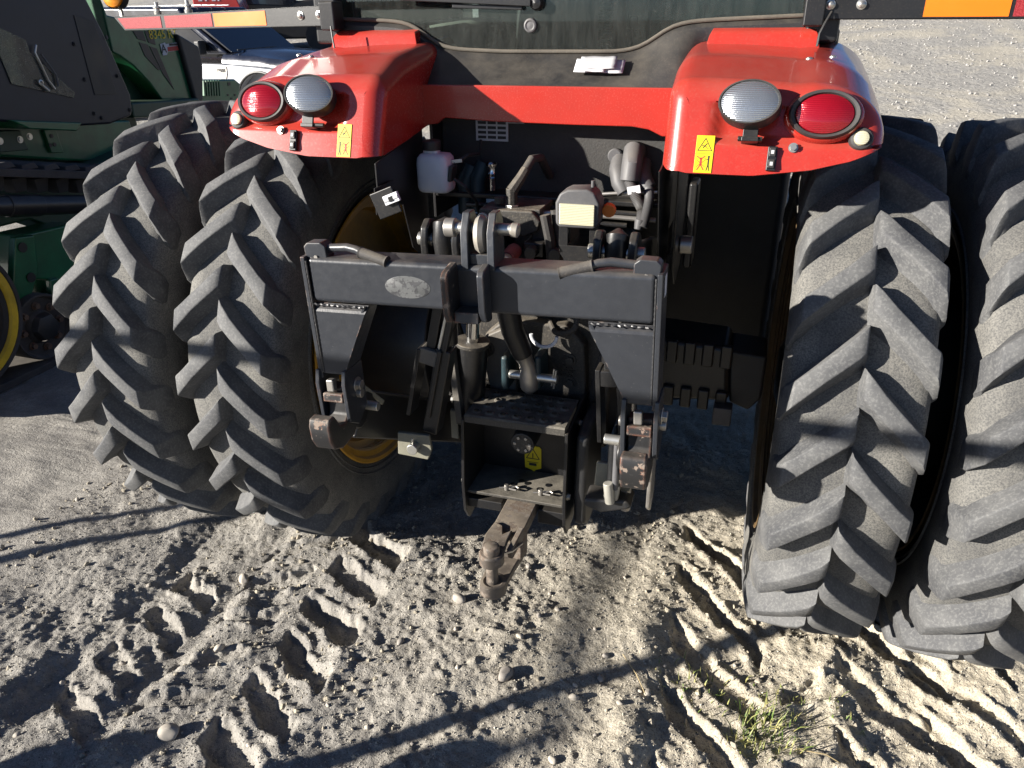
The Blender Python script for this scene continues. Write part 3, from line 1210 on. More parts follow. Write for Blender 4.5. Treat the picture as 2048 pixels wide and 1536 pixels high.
# taped paper
mb = MB()
def slip(px0, py0, px1, py1, off, rot):
    c = at((px0 + px1) / 2, (py0 + py1) / 2, y=-.315 - off)
    a = at(px0, (py0 + py1) / 2, y=-.315)
    b = at(px1, (py0 + py1) / 2, y=-.315)
    t = at((px0 + px1) / 2, py0, y=-.315)
    u = at((px0 + px1) / 2, py1, y=-.315)
    return c, (b - a).length, (t - u).length, rot
for i, (args, mt) in enumerate((((1150, 116, 1248, 148, 0, .02), 'white_paper'), ((1160, 110, 1232, 140, .004, -.01), 'label_grey'), ((1166, 111, 1212, 146, .008, .03), 'white_paper'))):
    c, w_, h_, r_ = slip(*args)
    m_ = MB()
    nn = 7
    rr = []
    for a in range(nn):
        rr.append([(w_ * (b / 8 - .5), .0009 * math.sin(a * 2.1 + b * 1.3 + i), h_ * 1.25 * (a / (nn - 1) - .5)) for b in range(9)])
    m_.grid(rr)
    o = m_.build('paper_slip', MAT[mt], None, smooth=60, solid=.0006)
    o.location = c
    o.rotation_euler = (math.radians(-52), r_, 0)
    tag(o, ['wide white paper strip taped flat on the black panel', 'grey tape square across the white paper strip', 'narrow white slip hanging over the grey tape'][i], 'paper', 'paper taped under the rear window')
# ------------------------------------------------------------------ what shows between the wheels
def part(mb, name, mat, parent=None, bevel=.004, **k):
    return mb.build(name, MAT[mat], parent or tractor, bevel=bevel, **k)


# chassis and rear axle
part(MB().box((0, .75, 1.02), (.50, 2.2, .60)), 'chassis', 'black_paint', bevel=.03)
part(MB().box((0, 1.1, 1.62), (.80, 1.7, .60)), 'engine_tunnel', 'black_paint', bevel=.03)
part(MB().tube([(-.90, .0, .95), (-.88, .0, .95), (-.52, 0, .95), (-.46, 0, .96), (-.3, 0, 1.0), (.3, 0, 1.0)], [.30, .36, .38, .28, .27, .27], 24), 'rear_axle', 'black_paint', bevel=.01)
ax = part(MB().prism([(.28, 1.10), (.70, 1.08), (.72, .84), (.30, .80)], 'y', -.12, .14), 'axle_housing', 'black_paint', bevel=.025, seg=3)
for z_, dz in ((1.045, .10), (.845, .09)):
    for k in range(5):
        part(MB().box((.40 + k * .072, -.128, z_), (.046, .03, dz)), 'housing_rib', 'black_paint', ax, bevel=.008)
part(MB().prism([(.70, 1.06), (.845, 1.05), (.845, .86), (.80, .80), (.72, .83)], 'y', -.10, .12), 'axle_bracket', 'black_plastic', bevel=.012)
part(MB().box((.70, -.15, .80), (.075, .07, .08)), 'axle_foot', 'grey_plastic', bevel=.006)
part(MB().box((0, -.22, 1.12), (.56, .50, .78)), 'transmission', 'cast_black', bevel=.03)
# wall of foam behind the couplers
part(MB().box((0, -.275, 1.86), (.86, .03, .33)), 'firewall_foam', 'foam_grain', bevel=.006)
part(MB().box((0, -.33, 1.690), (.86, .10, .02)), 'firewall_ledge', 'black_paint', bevel=.006)
for sg in (-1, 1):
    part(MB().box((sg * .435, -.20, 1.80), (.012, .36, .40)), 'side_plate', 'black_paint', bevel=.003)
part(MB().box((0, -.32, 2.03), (.84, .12, .012)), 'top_plate', 'black_clean', bevel=.003)
for x0, x1, z, mt in ((-.30, .34, 1.642, 'black_paint'), (-.1, .40, 1.625, 'bare_steel'), (-.28, .30, 1.600, 'black_paint')):
    part(MB().tube([(x0, -.40, z + .02), ((x0 + x1) / 2, -.405, z + .026), (x1, -.40, z + .02)], .009, 10), 'pipe', mt, bevel=0)
# label plate with rows of small cells, bar code beside it
lp = at(984, 258, y=-.295)
lab = part(MB().box(lp, (.125, .003, .085)), 'label_plate', 'label_grey', bevel=.001)
for i in range(3):
    for j in range(4):
        part(MB().box(lp + Vector((-.038 + i * .038, -.0022, .022 - j * .017)), (.032, .001, .010)), 'label_cell', 'sticker_ink', lab, bevel=0)
bc = at(1032, 241, y=-.295)
bco = part(MB().box(bc, (.062, .003, .02)), 'bar_code', 'label_grey', bevel=0)
ink = MB()
xx = -.027
while xx < .027:
    w_ = random.choice((.0012, .002, .0028))
    ink.box(bc + Vector((xx, -.002, 0)), (w_, .001, .014))
    xx += w_ + random.choice((.0012, .002))
o = part(ink, 'bar_code_ink', 'sticker_ink', bco, bevel=0)
o['kind'] = 'stuff'
# round blanking plug and capped breather
pg = at(1231, 311, y=-.295)
part(MB().lathe([(.026, 0), (.026, .012), (.022, .016), (.0001, .016)], Matrix.Translation(pg) @ Euler((PI / 2, 0, 0)).to_matrix().to_4x4(), 24), 'round_plug', 'grey_plastic', bevel=0)
bp = at(984, 330, y=-.37)
part(MB().lathe([(.013, -.09), (.013, -.05), (.016, -.045), (.013, -.04), (.016, -.03), (.013, -.022), (.014, -.005), (.024, -.002), (.025, .006), (.019, .012), (.0001, .014)], Matrix.Translation(bp), 20), 'breather_cap', 'chrome', bevel=0)
for px, py in ((955, 345), (930, 350)):
    c = at(px, py, y=-.34)
    part(MB().tube([c + Vector((0, 0, -.14)), c + Vector((0, 0, -.02)), c + Vector((.02, .02, .03))], .030, 16), 'filler_neck', 'teal_casting', bevel=0)

# ---- washer bottle on its bracket
wb = Vector((-.372, -.50, 1.795))
mb = MB()
rings = []
for z, s in ((-.068, .80), (-.062, .93), (-.05, 1.0), (.03, 1.0), (.05, .95), (.062, .80), (.066, .45), (.078, .43)):
    r = []
    for k in range(24):
        a = 2 * PI * k / 24
        cx_, cy_ = math.cos(a), math.sin(a)
        rx = .062 * abs(cx_) ** .45 * (1 if cx_ >= 0 else -1)
        ry = .048 * abs(cy_) ** .45 * (1 if cy_ >= 0 else -1)
        r.append(wb + Vector((rx * s - (.012 if s < .5 else 0), ry * s, z)))
    r.append(r[0])
    rings.append(r)
mb.grid(rings)
mb.f.append(tuple(range(23, -1, -1)))
bot = part(mb, 'washer_bottle', 'white_plastic', bevel=0, smooth=50)
bot['label'] = 'white plastic washer bottle with black screw cap'
part(MB().lathe([(.033, .075), (.034, .08), (.034, .102), (.030, .107), (.0001, .108)], Matrix.Translation(wb + Vector((-.012, 0, 0))), 22), 'bottle_cap', 'black_plastic', bot, bevel=.002)
part(MB().box(wb + Vector((.066, -.012, .0)), (.016, .05, .055), (0, .2, 0)), 'washer_pump', 'black_plastic', bot)
part(MB().tube([wb + Vector((.07, 0, .03)), wb + Vector((.11, .03, .055)), wb + Vector((.13, .10, .05)), wb + Vector((.10, .20, .08))], .006, 8), 'washer_hose', 'black_plastic', bot, bevel=0)
part(MB().tube([wb + Vector((.07, -.01, -.02)), wb + Vector((.11, .0, -.05)), wb + Vector((.13, .05, -.11)), wb + Vector((.12, .1, -.16))], .006, 8), 'drain_hose', 'black_plastic', bot, bevel=0)
part(MB().bar(wb + Vector((.05, .0, .035)), wb + Vector((.10, .0, .042)), .006, .012), 'hose_clip', 'zinc', bot, bevel=.001)
# hanging black guard plate under the fender with the 7-pin bracket
gp = [(-.80, 1.87), (-.42, 1.93), (-.40, 1.60), (-.44, 1.52), (-.50, 1.49), (-.56, 1.53), (-.62, 1.70), (-.80, 1.755)]
part(MB().prism(gp, 'x', -.457, -.451), 'guard_plate', 'black_paint', bevel=.002)
part(MB().prism([(-.84, 1.80), (-.70, 1.80), (-.70, 1.715), (-.80, 1.700), (-.84, 1.715)], 'x', -.446, -.442), 'plate_tab', 'black_paint', bevel=.001)
part(MB().box((-.405, -.845, 1.757), (.085, .006, .085), (0, math.radians(-22), 0)), 'socket_bracket', 'black_paint', bevel=.003)
sk = Vector((-.378, -.855, 1.775))
part(MB().box(sk, (.055, .012, .030), (0, math.radians(-22), 0)), 'socket_frame', 'white_plastic', bevel=.002)
part(MB().box(sk + Vector((0, -.007, 0)), (.016, .004, .016), (0, math.radians(-22), 0)), 'socket_hole', 'black_clean', bevel=.001)
part(MB().box(sk + Vector((0, -.006, .0)), (.052, .004, .009), (0, math.radians(-22), 0)), 'socket_lid', 'label_grey', bevel=.001)

# ---- hydraulic valve stack
vs = thing_part = part_empty('valve_stack', tractor, (-.06, -.45, 1.5))
vp = lambda mb, name, mat='cast_black', bevel=.005, **k: part(mb, name, mat, vs, bevel, **k)
vp(MB().box((-.075, -.46, 1.665), (.20, .17, .055)), 'valve_head')
vp(MB().prism([(-.19, 1.69), (.0, 1.69), (.03, 1.655), (.02, 1.62), (-.03, 1.60), (-.17, 1.62), (-.20, 1.65)], 'y', -.565, -.44), 'valve_body', bevel=.008)
vp(MB().lathe([(.042, 0), (.045, .01), (.045, .10), (.0001, .10)], Matrix.Translation((-.055, -.46, 1.645)) @ Euler((PI / 2, 0, 0)).to_matrix().to_4x4(), 28), 'valve_cover', bevel=.004)
vp(MB().tube([(-.085, -.52, 1.67), (-.085, -.52, 1.70)], .026, 6), 'hex_base', 'zinc', bevel=.002)
vp(MB().tube([(-.085, -.52, 1.70), (-.085, -.52, 1.755)], .021, 8), 'elbow_body', 'cast_black', bevel=.003)
vp(MB().tube([(-.085, -.52, 1.745), (-.06, -.50, 1.785), (-.045, -.48, 1.815)], [.022, .019, .017], 8), 'elbow_nut', 'cast_black', bevel=.002)
vp(MB().tube([(-.060, -.50, 1.785), (-.03, -.46, 1.845), (-.015, -.40, 1.84), (-.01, -.3, 1.76)], .015, 12), 'rubber_hose', 'rubber', bevel=0)
vp(MB().tube([(-.13, -.52, 1.70), (-.13, -.52, 1.722)], .020, 6), 'plug_nut', 'cast_black', bevel=.002)
vp(MB().tube([(-.175, -.54, 1.655), (-.175, -.575, 1.655)], .022, 12), 'port_plug', 'zinc', bevel=.002)
vp(MB().tube([(-.115, -.55, 1.635), (-.14, -.60, 1.610), (-.16, -.64, 1.585)], .026, 8), 'hose_elbow', 'cast_black', bevel=.003)
vp(MB().tube([(-.27, -.66, 1.59), (-.21, -.66, 1.592)], .013, 10), 'tube_stub', 'zinc', bevel=0)
vp(MB().tube([(-.215, -.66, 1.592), (-.15, -.66, 1.594)], .024, 6), 'tube_nut', 'cast_black', bevel=.002)
vp(MB().box((.065, -.48, 1.615), (.14, .14, .075)), 'manifold', bevel=.006)
vp(MB().tube([(.06, -.545, 1.60), (.12, -.545, 1.605)], .027, 10), 'solenoid', 'cast_black', bevel=.004)
vp(MB().tube([(.02, -.5, 1.67), (.07, -.5, 1.675), (.10, -.48, 1.70), (.13, -.44, 1.73), (.14, -.40, 1.72)], .009, 8), 'pressure_line', 'bare_steel', bevel=0)
# coupler bank: four rows of body blocks and spring collars
for r in range(4):
    z = 1.565 - r * .062
    for c in range(2):
        x = .015 + c * .085
        vp(MB().box((x, -.50, z), (.070, .20, .050)), 'coupler_body', 'black_paint', bevel=.005)
        vp(MB().tube([(x, -.60, z), (x, -.645, z)], .021, 16), 'coupler_collar', 'black_plastic', bevel=.002)
    vp(MB().tube([(-.052, -.60, z - .005), (-.052, -.69, z - .01)], .027, 16), 'dust_cap', 'red_cap' if r < 4 else 'zinc', bevel=.004)
    vp(MB().tube([(-.052, -.69, z - .01), (-.052, -.715, z - .012)], .022, 16), 'cap_nose', 'zinc', bevel=.003)
for py, mt in ((498, 'orange_tag'), (524, 'blue_tag')):
    c = at(996, py, y=-.80)
    vp(MB().tube([c + Vector((0, .01, 0)), c + Vector((0, -.004, 0))], .017, 20), 'tag_ring', 'black_plastic', bevel=.002)
    vp(MB().tube([c + Vector((0, -.002, 0)), c + Vector((0, -.008, 0))], .011, 18), 'colour_tag', mt, bevel=.001)
vp(MB().tube([at(1005, 455, y=-.82), at(1000, 475, y=-.84), at(990, 488, y=-.82)], .003, 6), 'lanyard', 'zinc', bevel=0)
vp(MB().tube([at(1090, 430, y=-.62), at(1100, 480, y=-.62), at(1105, 540, y=-.6)], .018, 10), 'hydraulic_hose', 'rubber', bevel=0)
vp(MB().tube([at(1110, 420, y=-.58), at(1122, 500, y=-.60), at(1115, 560, y=-.6)], .016, 10), 'hydraulic_hose', 'rubber', bevel=0)

# ---- implement lamp on its plate
lm = part_empty('rear_lamp', tractor, (.2, -.72, 1.70))
lm['label'] = 'small rectangular work lamp with yellowed ribbed lens'
lpart = lambda mb, name, mat, bevel=.004, **k: part(mb, name, mat, lm, bevel, **k)
lpart(MB().prism([(.128, 1.700), (.140, 1.688), (.252, 1.690), (.264, 1.702), (.266, 1.770), (.250, 1.800), (.225, 1.812), (.165, 1.808), (.140, 1.795), (.126, 1.765)], 'y', -.745, -.66), 'lamp_housing', 'grey_plastic', .010, seg=3)
lpart(MB().box((.197, -.7475, 1.733), (.112, .008, .066)), 'lamp_lens', 'yellowed_lens', .003)
lpart(MB().tube([(.235, -.70, 1.81), (.235, -.70, 1.83)], .006, 8), 'lamp_stud', 'grey_plastic', 0)
for x in (.148, .247):
    lpart(MB().box((x, -.715, 1.655), (.030, .005, .085)), 'lamp_strut', 'black_paint', .002)
lpart(MB().prism([(.135, 1.625), (.262, 1.625), (.262, 1.60), (.240, 1.575), (.240, 1.50), (.250, 1.44), (.15, 1.44), (.150, 1.58), (.135, 1.60)], 'y', -.718, -.712), 'lamp_plate', 'black_paint', .002)
lpart(MB().tube([(.285, -.67, 1.74), (.285, -.69, 1.735)], .022, 12), 'orange_plug', 'orange_tag', .003)

# ---- corrugated looms hanging at the foam wall
def loom(pts, r, name='cable_loom', mat='grey_plastic'):
    P = [Vector(p) for p in pts]
    # Catmull-Rom, with the rib pitch of corrugated tube
    out = []
    Q = [P[0] * 2 - P[1]] + P + [P[-1] * 2 - P[-2]]
    for i in range(1, len(Q) - 2):
        for k in range(14):
            t = k / 14
            a, b, c, d = Q[i - 1], Q[i], Q[i + 1], Q[i + 2]
            out.append(.5 * ((2 * b) + (c - a) * t + (2 * a - 5 * b + 4 * c - d) * t * t + (3 * b - a - 3 * c + d) * t ** 3))
    out.append(P[-1])
    fine = []
    for i in range(len(out) - 1):
        fine += [out[i], (out[i] + out[i + 1]) / 2]
    fine.append(out[-1])
    rr = [r * (1.0 if (i % 2) else .90) for i in range(len(fine))]
    return part(MB().tube(fine, rr, 14), name, mat, bevel=0)


lo = [at(1262, 302, y=-.30), at(1270, 325, y=-.36), at(1262, 352, y=-.37)]
part(MB().tube([at(1275, 303, y=-.28), at(1268, 302, y=-.33), at(1264, 330, y=-.37), at(1260, 362, y=-.38)], [.034, .036, .036, .034], 16), 'hose_boot', 'grey_plastic', bevel=.003)
part(MB().tube([at(1240, 318, y=-.29), at(1236, 340, y=-.33), at(1240, 365, y=-.35), at(1250, 385, y=-.36)], [.030, .032, .031, .028], 16), 'hose_boot', 'grey_plastic', bevel=.003)
part(MB().tube([at(1288, 325, y=-.29), at(1284, 345, y=-.33), at(1288, 362, y=-.35), at(1297, 378, y=-.36)], [.028, .031, .031, .029], 16), 'hose_boot', 'grey_plastic', bevel=.003)
loom([at(1258, 362, y=-.38), at(1272, 395, y=-.42), at(1284, 420, y=-.42), at(1280, 455, y=-.45)], .019)
loom([at(1297, 376, y=-.37), at(1298, 400, y=-.42), at(1292, 430, y=-.45), at(1285, 455, y=-.47)], .017)
part(MB().tube([at(1281, 440, y=-.46), at(1276, 460, y=-.47)], [.020, .014], 12), 'loom_end', 'grey_plastic', bevel=.003)
tagp = at(1268, 380, y=-.425)
part(MB().box(tagp, (.045, .006, .026), (0, math.radians(-12), 0)), 'loom_tag', 'white_paper', bevel=.001)
part(MB().tube([at(1205, 388, y=-.37), at(1240, 386, y=-.37), at(1315, 384, y=-.37)], .006, 8), 'rail_wire', 'bare_steel', bevel=0)
# hanging plates by the right fender
part(MB().prism([(-.83, 1.89), (-.45, 1.93), (-.45, 1.50), (-.60, 1.52), (-.70, 1.60)], 'x', .448, .452), 'guard_plate', 'black_paint', bevel=.0015)
part(MB().prism([(-.74, 1.90), (-.40, 1.93), (-.42, 1.52), (-.58, 1.48), (-.66, 1.56)], 'x', .492, .498), 'guard_plate', 'black_paint', bevel=.0015)
part(MB().box((.515, -.30, 1.62), (.03, .12, .30)), 'lift_bracket', 'black_paint', bevel=.01)
part(MB().tube([(.50, -.52, 1.60), (.54, -.52, 1.60)], .03, 16), 'bracket_boss', 'bare_steel', bevel=.004)
# fuel tank and step box ahead of the right wheel
part(MB().box((.57, 1.50, 1.12), (.62, 1.0, 1.46)), 'fuel_tank', 'black_plastic', bevel=.05, seg=3)
part(MB().box((.60, 1.02, 1.32), (.40, .03, .45)), 'tank_panel', 'black_plastic', bevel=.02)
part(MB().bar((.34, .62, .50), (.56, .95, .38), .012, .14), 'deflector_plate', 'navy_paint', bevel=.002)

# ---- rockshaft arms, lift rods, lower links
for sg in (-1, 1):
    xc = -.205 if sg < 0 else .345
    la = part_empty('lift_arm', tractor, (xc, -.85, 1.65))
    lq = lambda mb, name, mat='black_paint', bevel=.006, **k: part(mb, name, mat, la, bevel, **k)
    for dx in (-.052, .052):
        prof = [(-.905, 1.655), (-.895, 1.70), (-.862, 1.722), (-.825, 1.712), (-.78, 1.67), (-.45, 1.60), (-.30, 1.56), (-.30, 1.44), (-.45, 1.46), (-.78, 1.54), (-.86, 1.56), (-.90, 1.60)]
        lq(MB().prism(prof, 'x', xc + dx - .013, xc + dx + .013), 'clevis_cheek', bevel=.008)
    lq(MB().tube([(xc, -.86, 1.30), (xc, -.86, 1.60), (xc, -.86, 1.655), (xc, -.855, 1.705), (xc, -.83, 1.712)], [.030, .032, .040, .034, .012], 16), 'rod_eye', bevel=.004)
    lq(MB().tube([(xc - .085, -.86, 1.655), (xc + .085, -.86, 1.655)], .022, 16), 'clevis_pin', 'zinc', bevel=.004)
    # lift rod: square tube with an inner rod and a turn screw
    xb = -.335 if sg < 0 else .375
    rd = part_empty('lift_rod', tractor, (xb, -.9, 1.0))
    rq = lambda mb, name, mat='black_paint', bevel=.004, **k: part(mb, name, mat, rd, bevel, **k)
    top, bot_ = Vector((xc - .01, -.88, 1.48)), Vector((xb + (.0 if sg < 0 else .0), -.90, .93))
    d = bot_ - top
    rq(MB().bar(top, top + d * .40, .034, .034, (0, 1, 0)), 'inner_bar', 'black_paint')
    rq(MB().tube([top + Vector((.038, -.015, 0)), top + d * .38 + Vector((.030, -.015, 0))], .007, 10), 'guide_rod', 'zinc', 0)
    rq(MB().bar(top + Vector((.055, .0, 0)), top + d * .36 + Vector((.05, 0, 0)), .018, .05, (0, 1, 0)), 'guide_channel', 'black_paint', .002)
    a, b = top + d * .34, top + d * .80
    for dx in (-.034, .040):
        rq(MB().bar(a + Vector((dx, 0, 0)), b + Vector((dx, 0, 0)), .016, .075, (0, 1, 0)), 'rod_frame', 'black_paint', .003)
    rq(MB().bar(a + Vector((.003, 0, 0)), a + d * .10 + Vector((.003, 0, 0)), .068, .070, (0, 1, 0)), 'rod_head', 'bare_cast' if sg < 0 else 'black_paint', .005)
    rq(MB().bar(a + Vector((.048, .01, 0)), top + d * .92 + Vector((.052, .01, 0)), .055, .07, (0, 1, 0)), 'rod_tube', 'black_paint', .006)
    rq(MB().prism([(bot_.x - .045, bot_.z + .05), (bot_.x + .075, bot_.z + .055), (bot_.x + .082, bot_.z), (bot_.x + .066, bot_.z - .045), (bot_.x - .05, bot_.z - .04)], 'y', -.955, -.94), 'rod_fork', 'drab_paint', .004)
    rq(MB().tube([(bot_.x + .02, -.985, bot_.z + .005), (bot_.x + .02, -.93, bot_.z + .005)], .020, 16), 'rod_pin', 'zinc', .003)
    rq(MB().box((bot_.x + .02, -.972, bot_.z + .022), (.006, .006, .045)), 'cotter', 'zinc', .002)
    # lower link
    p0, p1 = Vector((sg * .27, -.10, .56)), Vector((-.47 if sg < 0 else .455, -1.09, 1.115))
    lk = part_empty('lower_link', tractor, p0)
    mbk = MB()
    n_ = (p1 - p0).normalized()
    mbk.bar(p0, p1 - n_ * .02, .042, .165)
    part(mbk, 'link_bar', 'black_paint', lk, .008)
    part(MB().tube([p1 + Vector((-.035, 0, 0)), p1 + Vector((.035, 0, 0))], .050, 20), 'link_ball', 'black_paint', lk, .006)
    part(MB().tube([p1 + Vector((sg * -.085, .03, .02)), p1 + Vector((sg * .04, .03, .02))], .016, 14), 'link_pin', 'zinc', lk, .003)
    part(MB().bar(p1 + n_ * -.16 + Vector((0, 0, .055)), p1 + Vector((0, .04, .09)), .05, .02), 'link_latch', 'drab_paint', lk, .004)
# ------------------------------------------------------------------ gearbox cover, stowed top link, cylinder, PTO guard, drawbar
cov = part(MB().prism([(-.20, .86), (.19, .86), (.20, 1.05), (.19, 1.20), (.12, 1.27), (-.12, 1.27), (-.20, 1.20)], 'y', -.525, -.46), 'gearbox_cover', 'cast_black', bevel=.012)
for px, py in ((972, 705), (975, 765), (1140, 765), (1140, 720), (1000, 665), (1128, 665)):
    c = at(px, py, y=-.527)
    part(MB().hexbolt(c, (0, -1, 0), .017, .016), 'cover_bolt', 'cast_black', cov, bevel=.002)
part(MB().prism([(-.20, 1.14), (-.185, 1.21), (-.11, 1.25), (-.05, 1.22), (-.07, .93), (-.16, .93)], 'y', -.56, -.52), 'link_plate', 'bare_cast', bevel=.008)
part(MB().hexbolt((-.178, -.56, 1.16), (0, -1, 0), .022, .02), 'plate_bolt', 'cast_black', bevel=.002)
part(text_mb('LOCK', .022, Matrix.Translation(at(1130, 733, y=-.528)) @ Euler((PI / 2, 0, 0)).to_matrix().to_4x4(), .0015), 'cast_lettering', 'cast_black', cov, bevel=0)
for k, (t_, py) in enumerate((('TRANSPORT', 742), ('POSITION', 750))):
    part(text_mb(t_, .016, Matrix.Translation(at(1128, py, y=-.528)) @ Euler((PI / 2, 0, 0)).to_matrix().to_4x4(), .0015), 'cast_lettering', 'cast_black', cov, bevel=0)
# clevis cheeks and the stowed top link hanging from them
for px in (1018, 1082):
    c = at(px, 735, y=-.60)
    part(MB().box(c, (.030, .12, .14)), 'top_link_cheek', 'teal_casting', bevel=.014)
tl = part_empty('top_link', tractor, (0, -.7, 1.3))
part(MB().tube([(-.055, -.70, 1.42), (-.035, -.69, 1.30), (.0, -.675, 1.20)], [.042, .040, .036], 20), 'link_sleeve', 'black_paint', tl, .004)
part(MB().tube([(-.003, -.676, 1.205), (.006, -.670, 1.18), (.012, -.665, 1.155)], [.033, .028, .030], 18), 'thread_collar', 'bare_steel', tl, .002)
part(MB().tube([(.012, -.665, 1.16), (.016, -.655, 1.10), (.016, -.650, 1.065), (.014, -.648, 1.045)], [.026, .036, .034, .016], 18), 'link_eye', 'bare_steel', tl, .004)
part(MB().tube([(-.06, -.65, 1.11), (.12, -.65, 1.11)], .016, 14), 'link_pin', 'zinc', tl, .002)
part(MB().tube([(.108, -.655, 1.075), (.114, -.66, 1.12), (.118, -.66, 1.15), (.110, -.66, 1.155), (.106, -.66, 1.12), (.100, -.655, 1.085)], .0035, 6), 'hitch_pin_clip', 'zinc', tl, 0)
rg = [(.055 + .048 * math.cos(a), -.60, 1.255 + .045 * math.sin(a)) for a in [PI * (1 + k / 14) for k in range(15)]]
part(MB().tube(rg, .007, 8), 'ring_handle', 'white_plastic', bevel=0)
# lift cylinder, with chromed rod
cy = part_empty('lift_cylinder', tractor, (-.2, -.65, 1.1))
part(MB().tube([(-.232, -.66, .90), (-.200, -.655, 1.215)], .060, 24), 'cylinder_barrel', 'black_paint', cy, .006)
part(MB().tube([(-.2005, -.655, 1.212), (-.199, -.655, 1.228)], .066, 24), 'cylinder_head', 'cast_black', cy, .004)
part(MB().tube([(-.199, -.655, 1.225), (-.185, -.655, 1.42)], .026, 20), 'piston_rod', 'chrome', cy, 0)
part(MB().bar((-.262, -.70, 1.22), (-.225, -.73, .93), .026, .05, (0, 1, 0)), 'stabiliser_strap', 'bare_cast', cy, .004)
part(MB().tube([(-.27, -.67, 1.19), (-.31, -.67, 1.195), (-.325, -.66, 1.225), (-.315, -.65, 1.27)], .011, 8), 'port_elbow', 'zinc', cy, 0)
part(MB().tube([(-.30, -.66, 1.16), (-.325, -.66, 1.08), (-.315, -.66, 1.02), (-.29, -.66, 1.00)], .009, 8), 'cylinder_hose', 'rubber', cy, 0)
part(MB().tube([(-.285, -.67, .985), (-.245, -.67, .985)], .016, 8), 'cylinder_fitting', 'zinc', cy, .002)
part(MB().box((-.262, -.70, .90), (.03, .03, .12)), 'spring_bracket', 'drab_paint', cy, .003)

# PTO guard with perforated step
gd = part_empty('pto_guard', tractor, (0, -.7, .6))
gq = lambda mb, name, mat='black_paint', bevel=.003, **k: part(mb, name, mat, gd, bevel, **k)


def step_plate():
    """Sheet with punched, dimpled holes."""
    x0, x1, y0, y1, z = -.182, .188, -.805, -.585, 1.005
    bm = bmesh.new()
    holes = []
    for j in range(4):
        y = y0 + .032 + j * .052
        for i in range(7):
            x = x0 + .034 + i * .0505 + (.025 if j % 2 else 0)
            if x < x1 - .02:
                holes.append((x, y))
    mb = MB()
    nseg = 10
    # cells: tile the plate with one cell per hole on a staggered grid by polar fans
    ys = [y0] + [y0 + .032 + (j + .5) * .052 for j in range(3)] + [y1]
    for j in range(4):
        row = sorted(h for h in holes if abs(h[1] - (y0 + .032 + j * .052)) < 1e-6)
        xs = [x0] + [(row[i][0] + row[i + 1][0]) / 2 for i in range(len(row) - 1)] + [x1]
        for i, (hx, hy) in enumerate(row):
            a, b, c, d = xs[i], xs[i + 1], ys[j], ys[j + 1]
            outer, r1, r2, r3, r4 = [], [], [], [], []
            for k in range(16):
                t = 2 * PI * (k + .5) / 16
                cx_, sx_ = math.cos(t), math.sin(t)
                s = min((b - hx) / cx_ if cx_ > 1e-6 else ((a - hx) / cx_ if cx_ < -1e-6 else 9), (d - hy) / sx_ if sx_ > 1e-6 else ((c - hy) / sx_ if sx_ < -1e-6 else 9))
                outer.append((hx + cx_ * s, hy + sx_ * s, z))
                for lst, r, dz in ((r1, .0190, 0), (r2, .0150, .0040), (r3, .0105, .0050), (r4, .0100, -.014)):
                    lst.append((hx + cx_ * r, hy + sx_ * r, z + dz))
            # square the corners of the cell
            o_ = len(mb.v)
            for lst in (outer, r1, r2, r3, r4):
                mb.v += lst
            for q in range(4):
                for k in range(16):
                    k2 = (k + 1) % 16
                    mb.f.append((o_ + q * 16 + k, o_ + q * 16 + k2, o_ + (q + 1) * 16 + k2, o_ + (q + 1) * 16 + k))
            corners = [(b, d), (a, d), (a, c), (b, c)]
            for ci, (kx, ky) in enumerate(corners):
                k = [1, 5, 9, 13][ci]
                ci_ = len(mb.v)
                best = min(range(16), key=lambda q: (math.atan2(ky - hy, kx - hx) - 2 * PI * (q + .5) / 16) % (2 * PI))
                mb.v.append((kx, ky, z))
                mb.f.append((o_ + best, o_ + (best + 1) % 16, ci_))
    # folded front lip
    mb.add([(x0, y0, z), (x1, y0, z), (x1, y0 - .006, z - .006), (x0, y0 - .006, z - .006), (x1, y0 - .006, z - .03), (x0, y0 - .006, z - .03)], [(0, 1, 2, 3), (3, 2, 4, 5)])
    return mb


gq(step_plate(), 'step_plate', 'step_dusty', 0, smooth=40)
for sg, x in ((-1, -.190), (1, .196)):
    gq(MB().prism([(-.815, .985), (-.57, 1.003), (-.48, 1.00), (-.48, .60), (-.72, .55), (-.79, .545), (-.825, .60), (-.835, .72), (-.822, .86)], 'x', x - .006, x + .006), 'guard_side', 'black_paint', .003)
    for z_, y_ in ((.72, -.80), (.93, -.62)):
        gq(MB().hexbolt((x + sg * .006, y_, z_), (sg, 0, 0), .011, .01), 'bolt', 'zinc', 0)
gq(MB().box((0, -.705, .672), (.37, .20, .012)), 'guard_floor', 'step_dusty', .003)
gq(MB().box((0, -.60, .84), (.37, .012, .33)), 'guard_back', 'black_paint', .003)
gq(MB().tube([(.015, -.55, .885), (.015, -.70, .880), (.015, -.745, .878)], [.046, .046, .044], 24), 'pto_sleeve', 'black_plastic', .004)
gq(MB().tube([(.015, -.7455, .878), (.015, -.747, .878)], .036, 24), 'pto_stub', 'cast_black', 0)
for k in range(6):
    a = PI * k / 3
    gq(MB().box((.015 + .028 * math.cos(a), -.748, .878 + .028 * math.sin(a)), (.010, .006, .010), (0, -a, 0)), 'spline', 'bare_steel', .001)
for dx, dy in ((-.03, -.72), (.02, -.70), (.075, -.725), (.10, -.69), (-.005, -.69)):
    gq(MB().lathe([(.011, 0), (.011, .002), (.0095, .0022), (.0001, .0012)], Matrix.Translation((dx, dy, .6785)), 14), 'floor_hole', 'black_clean', 0)
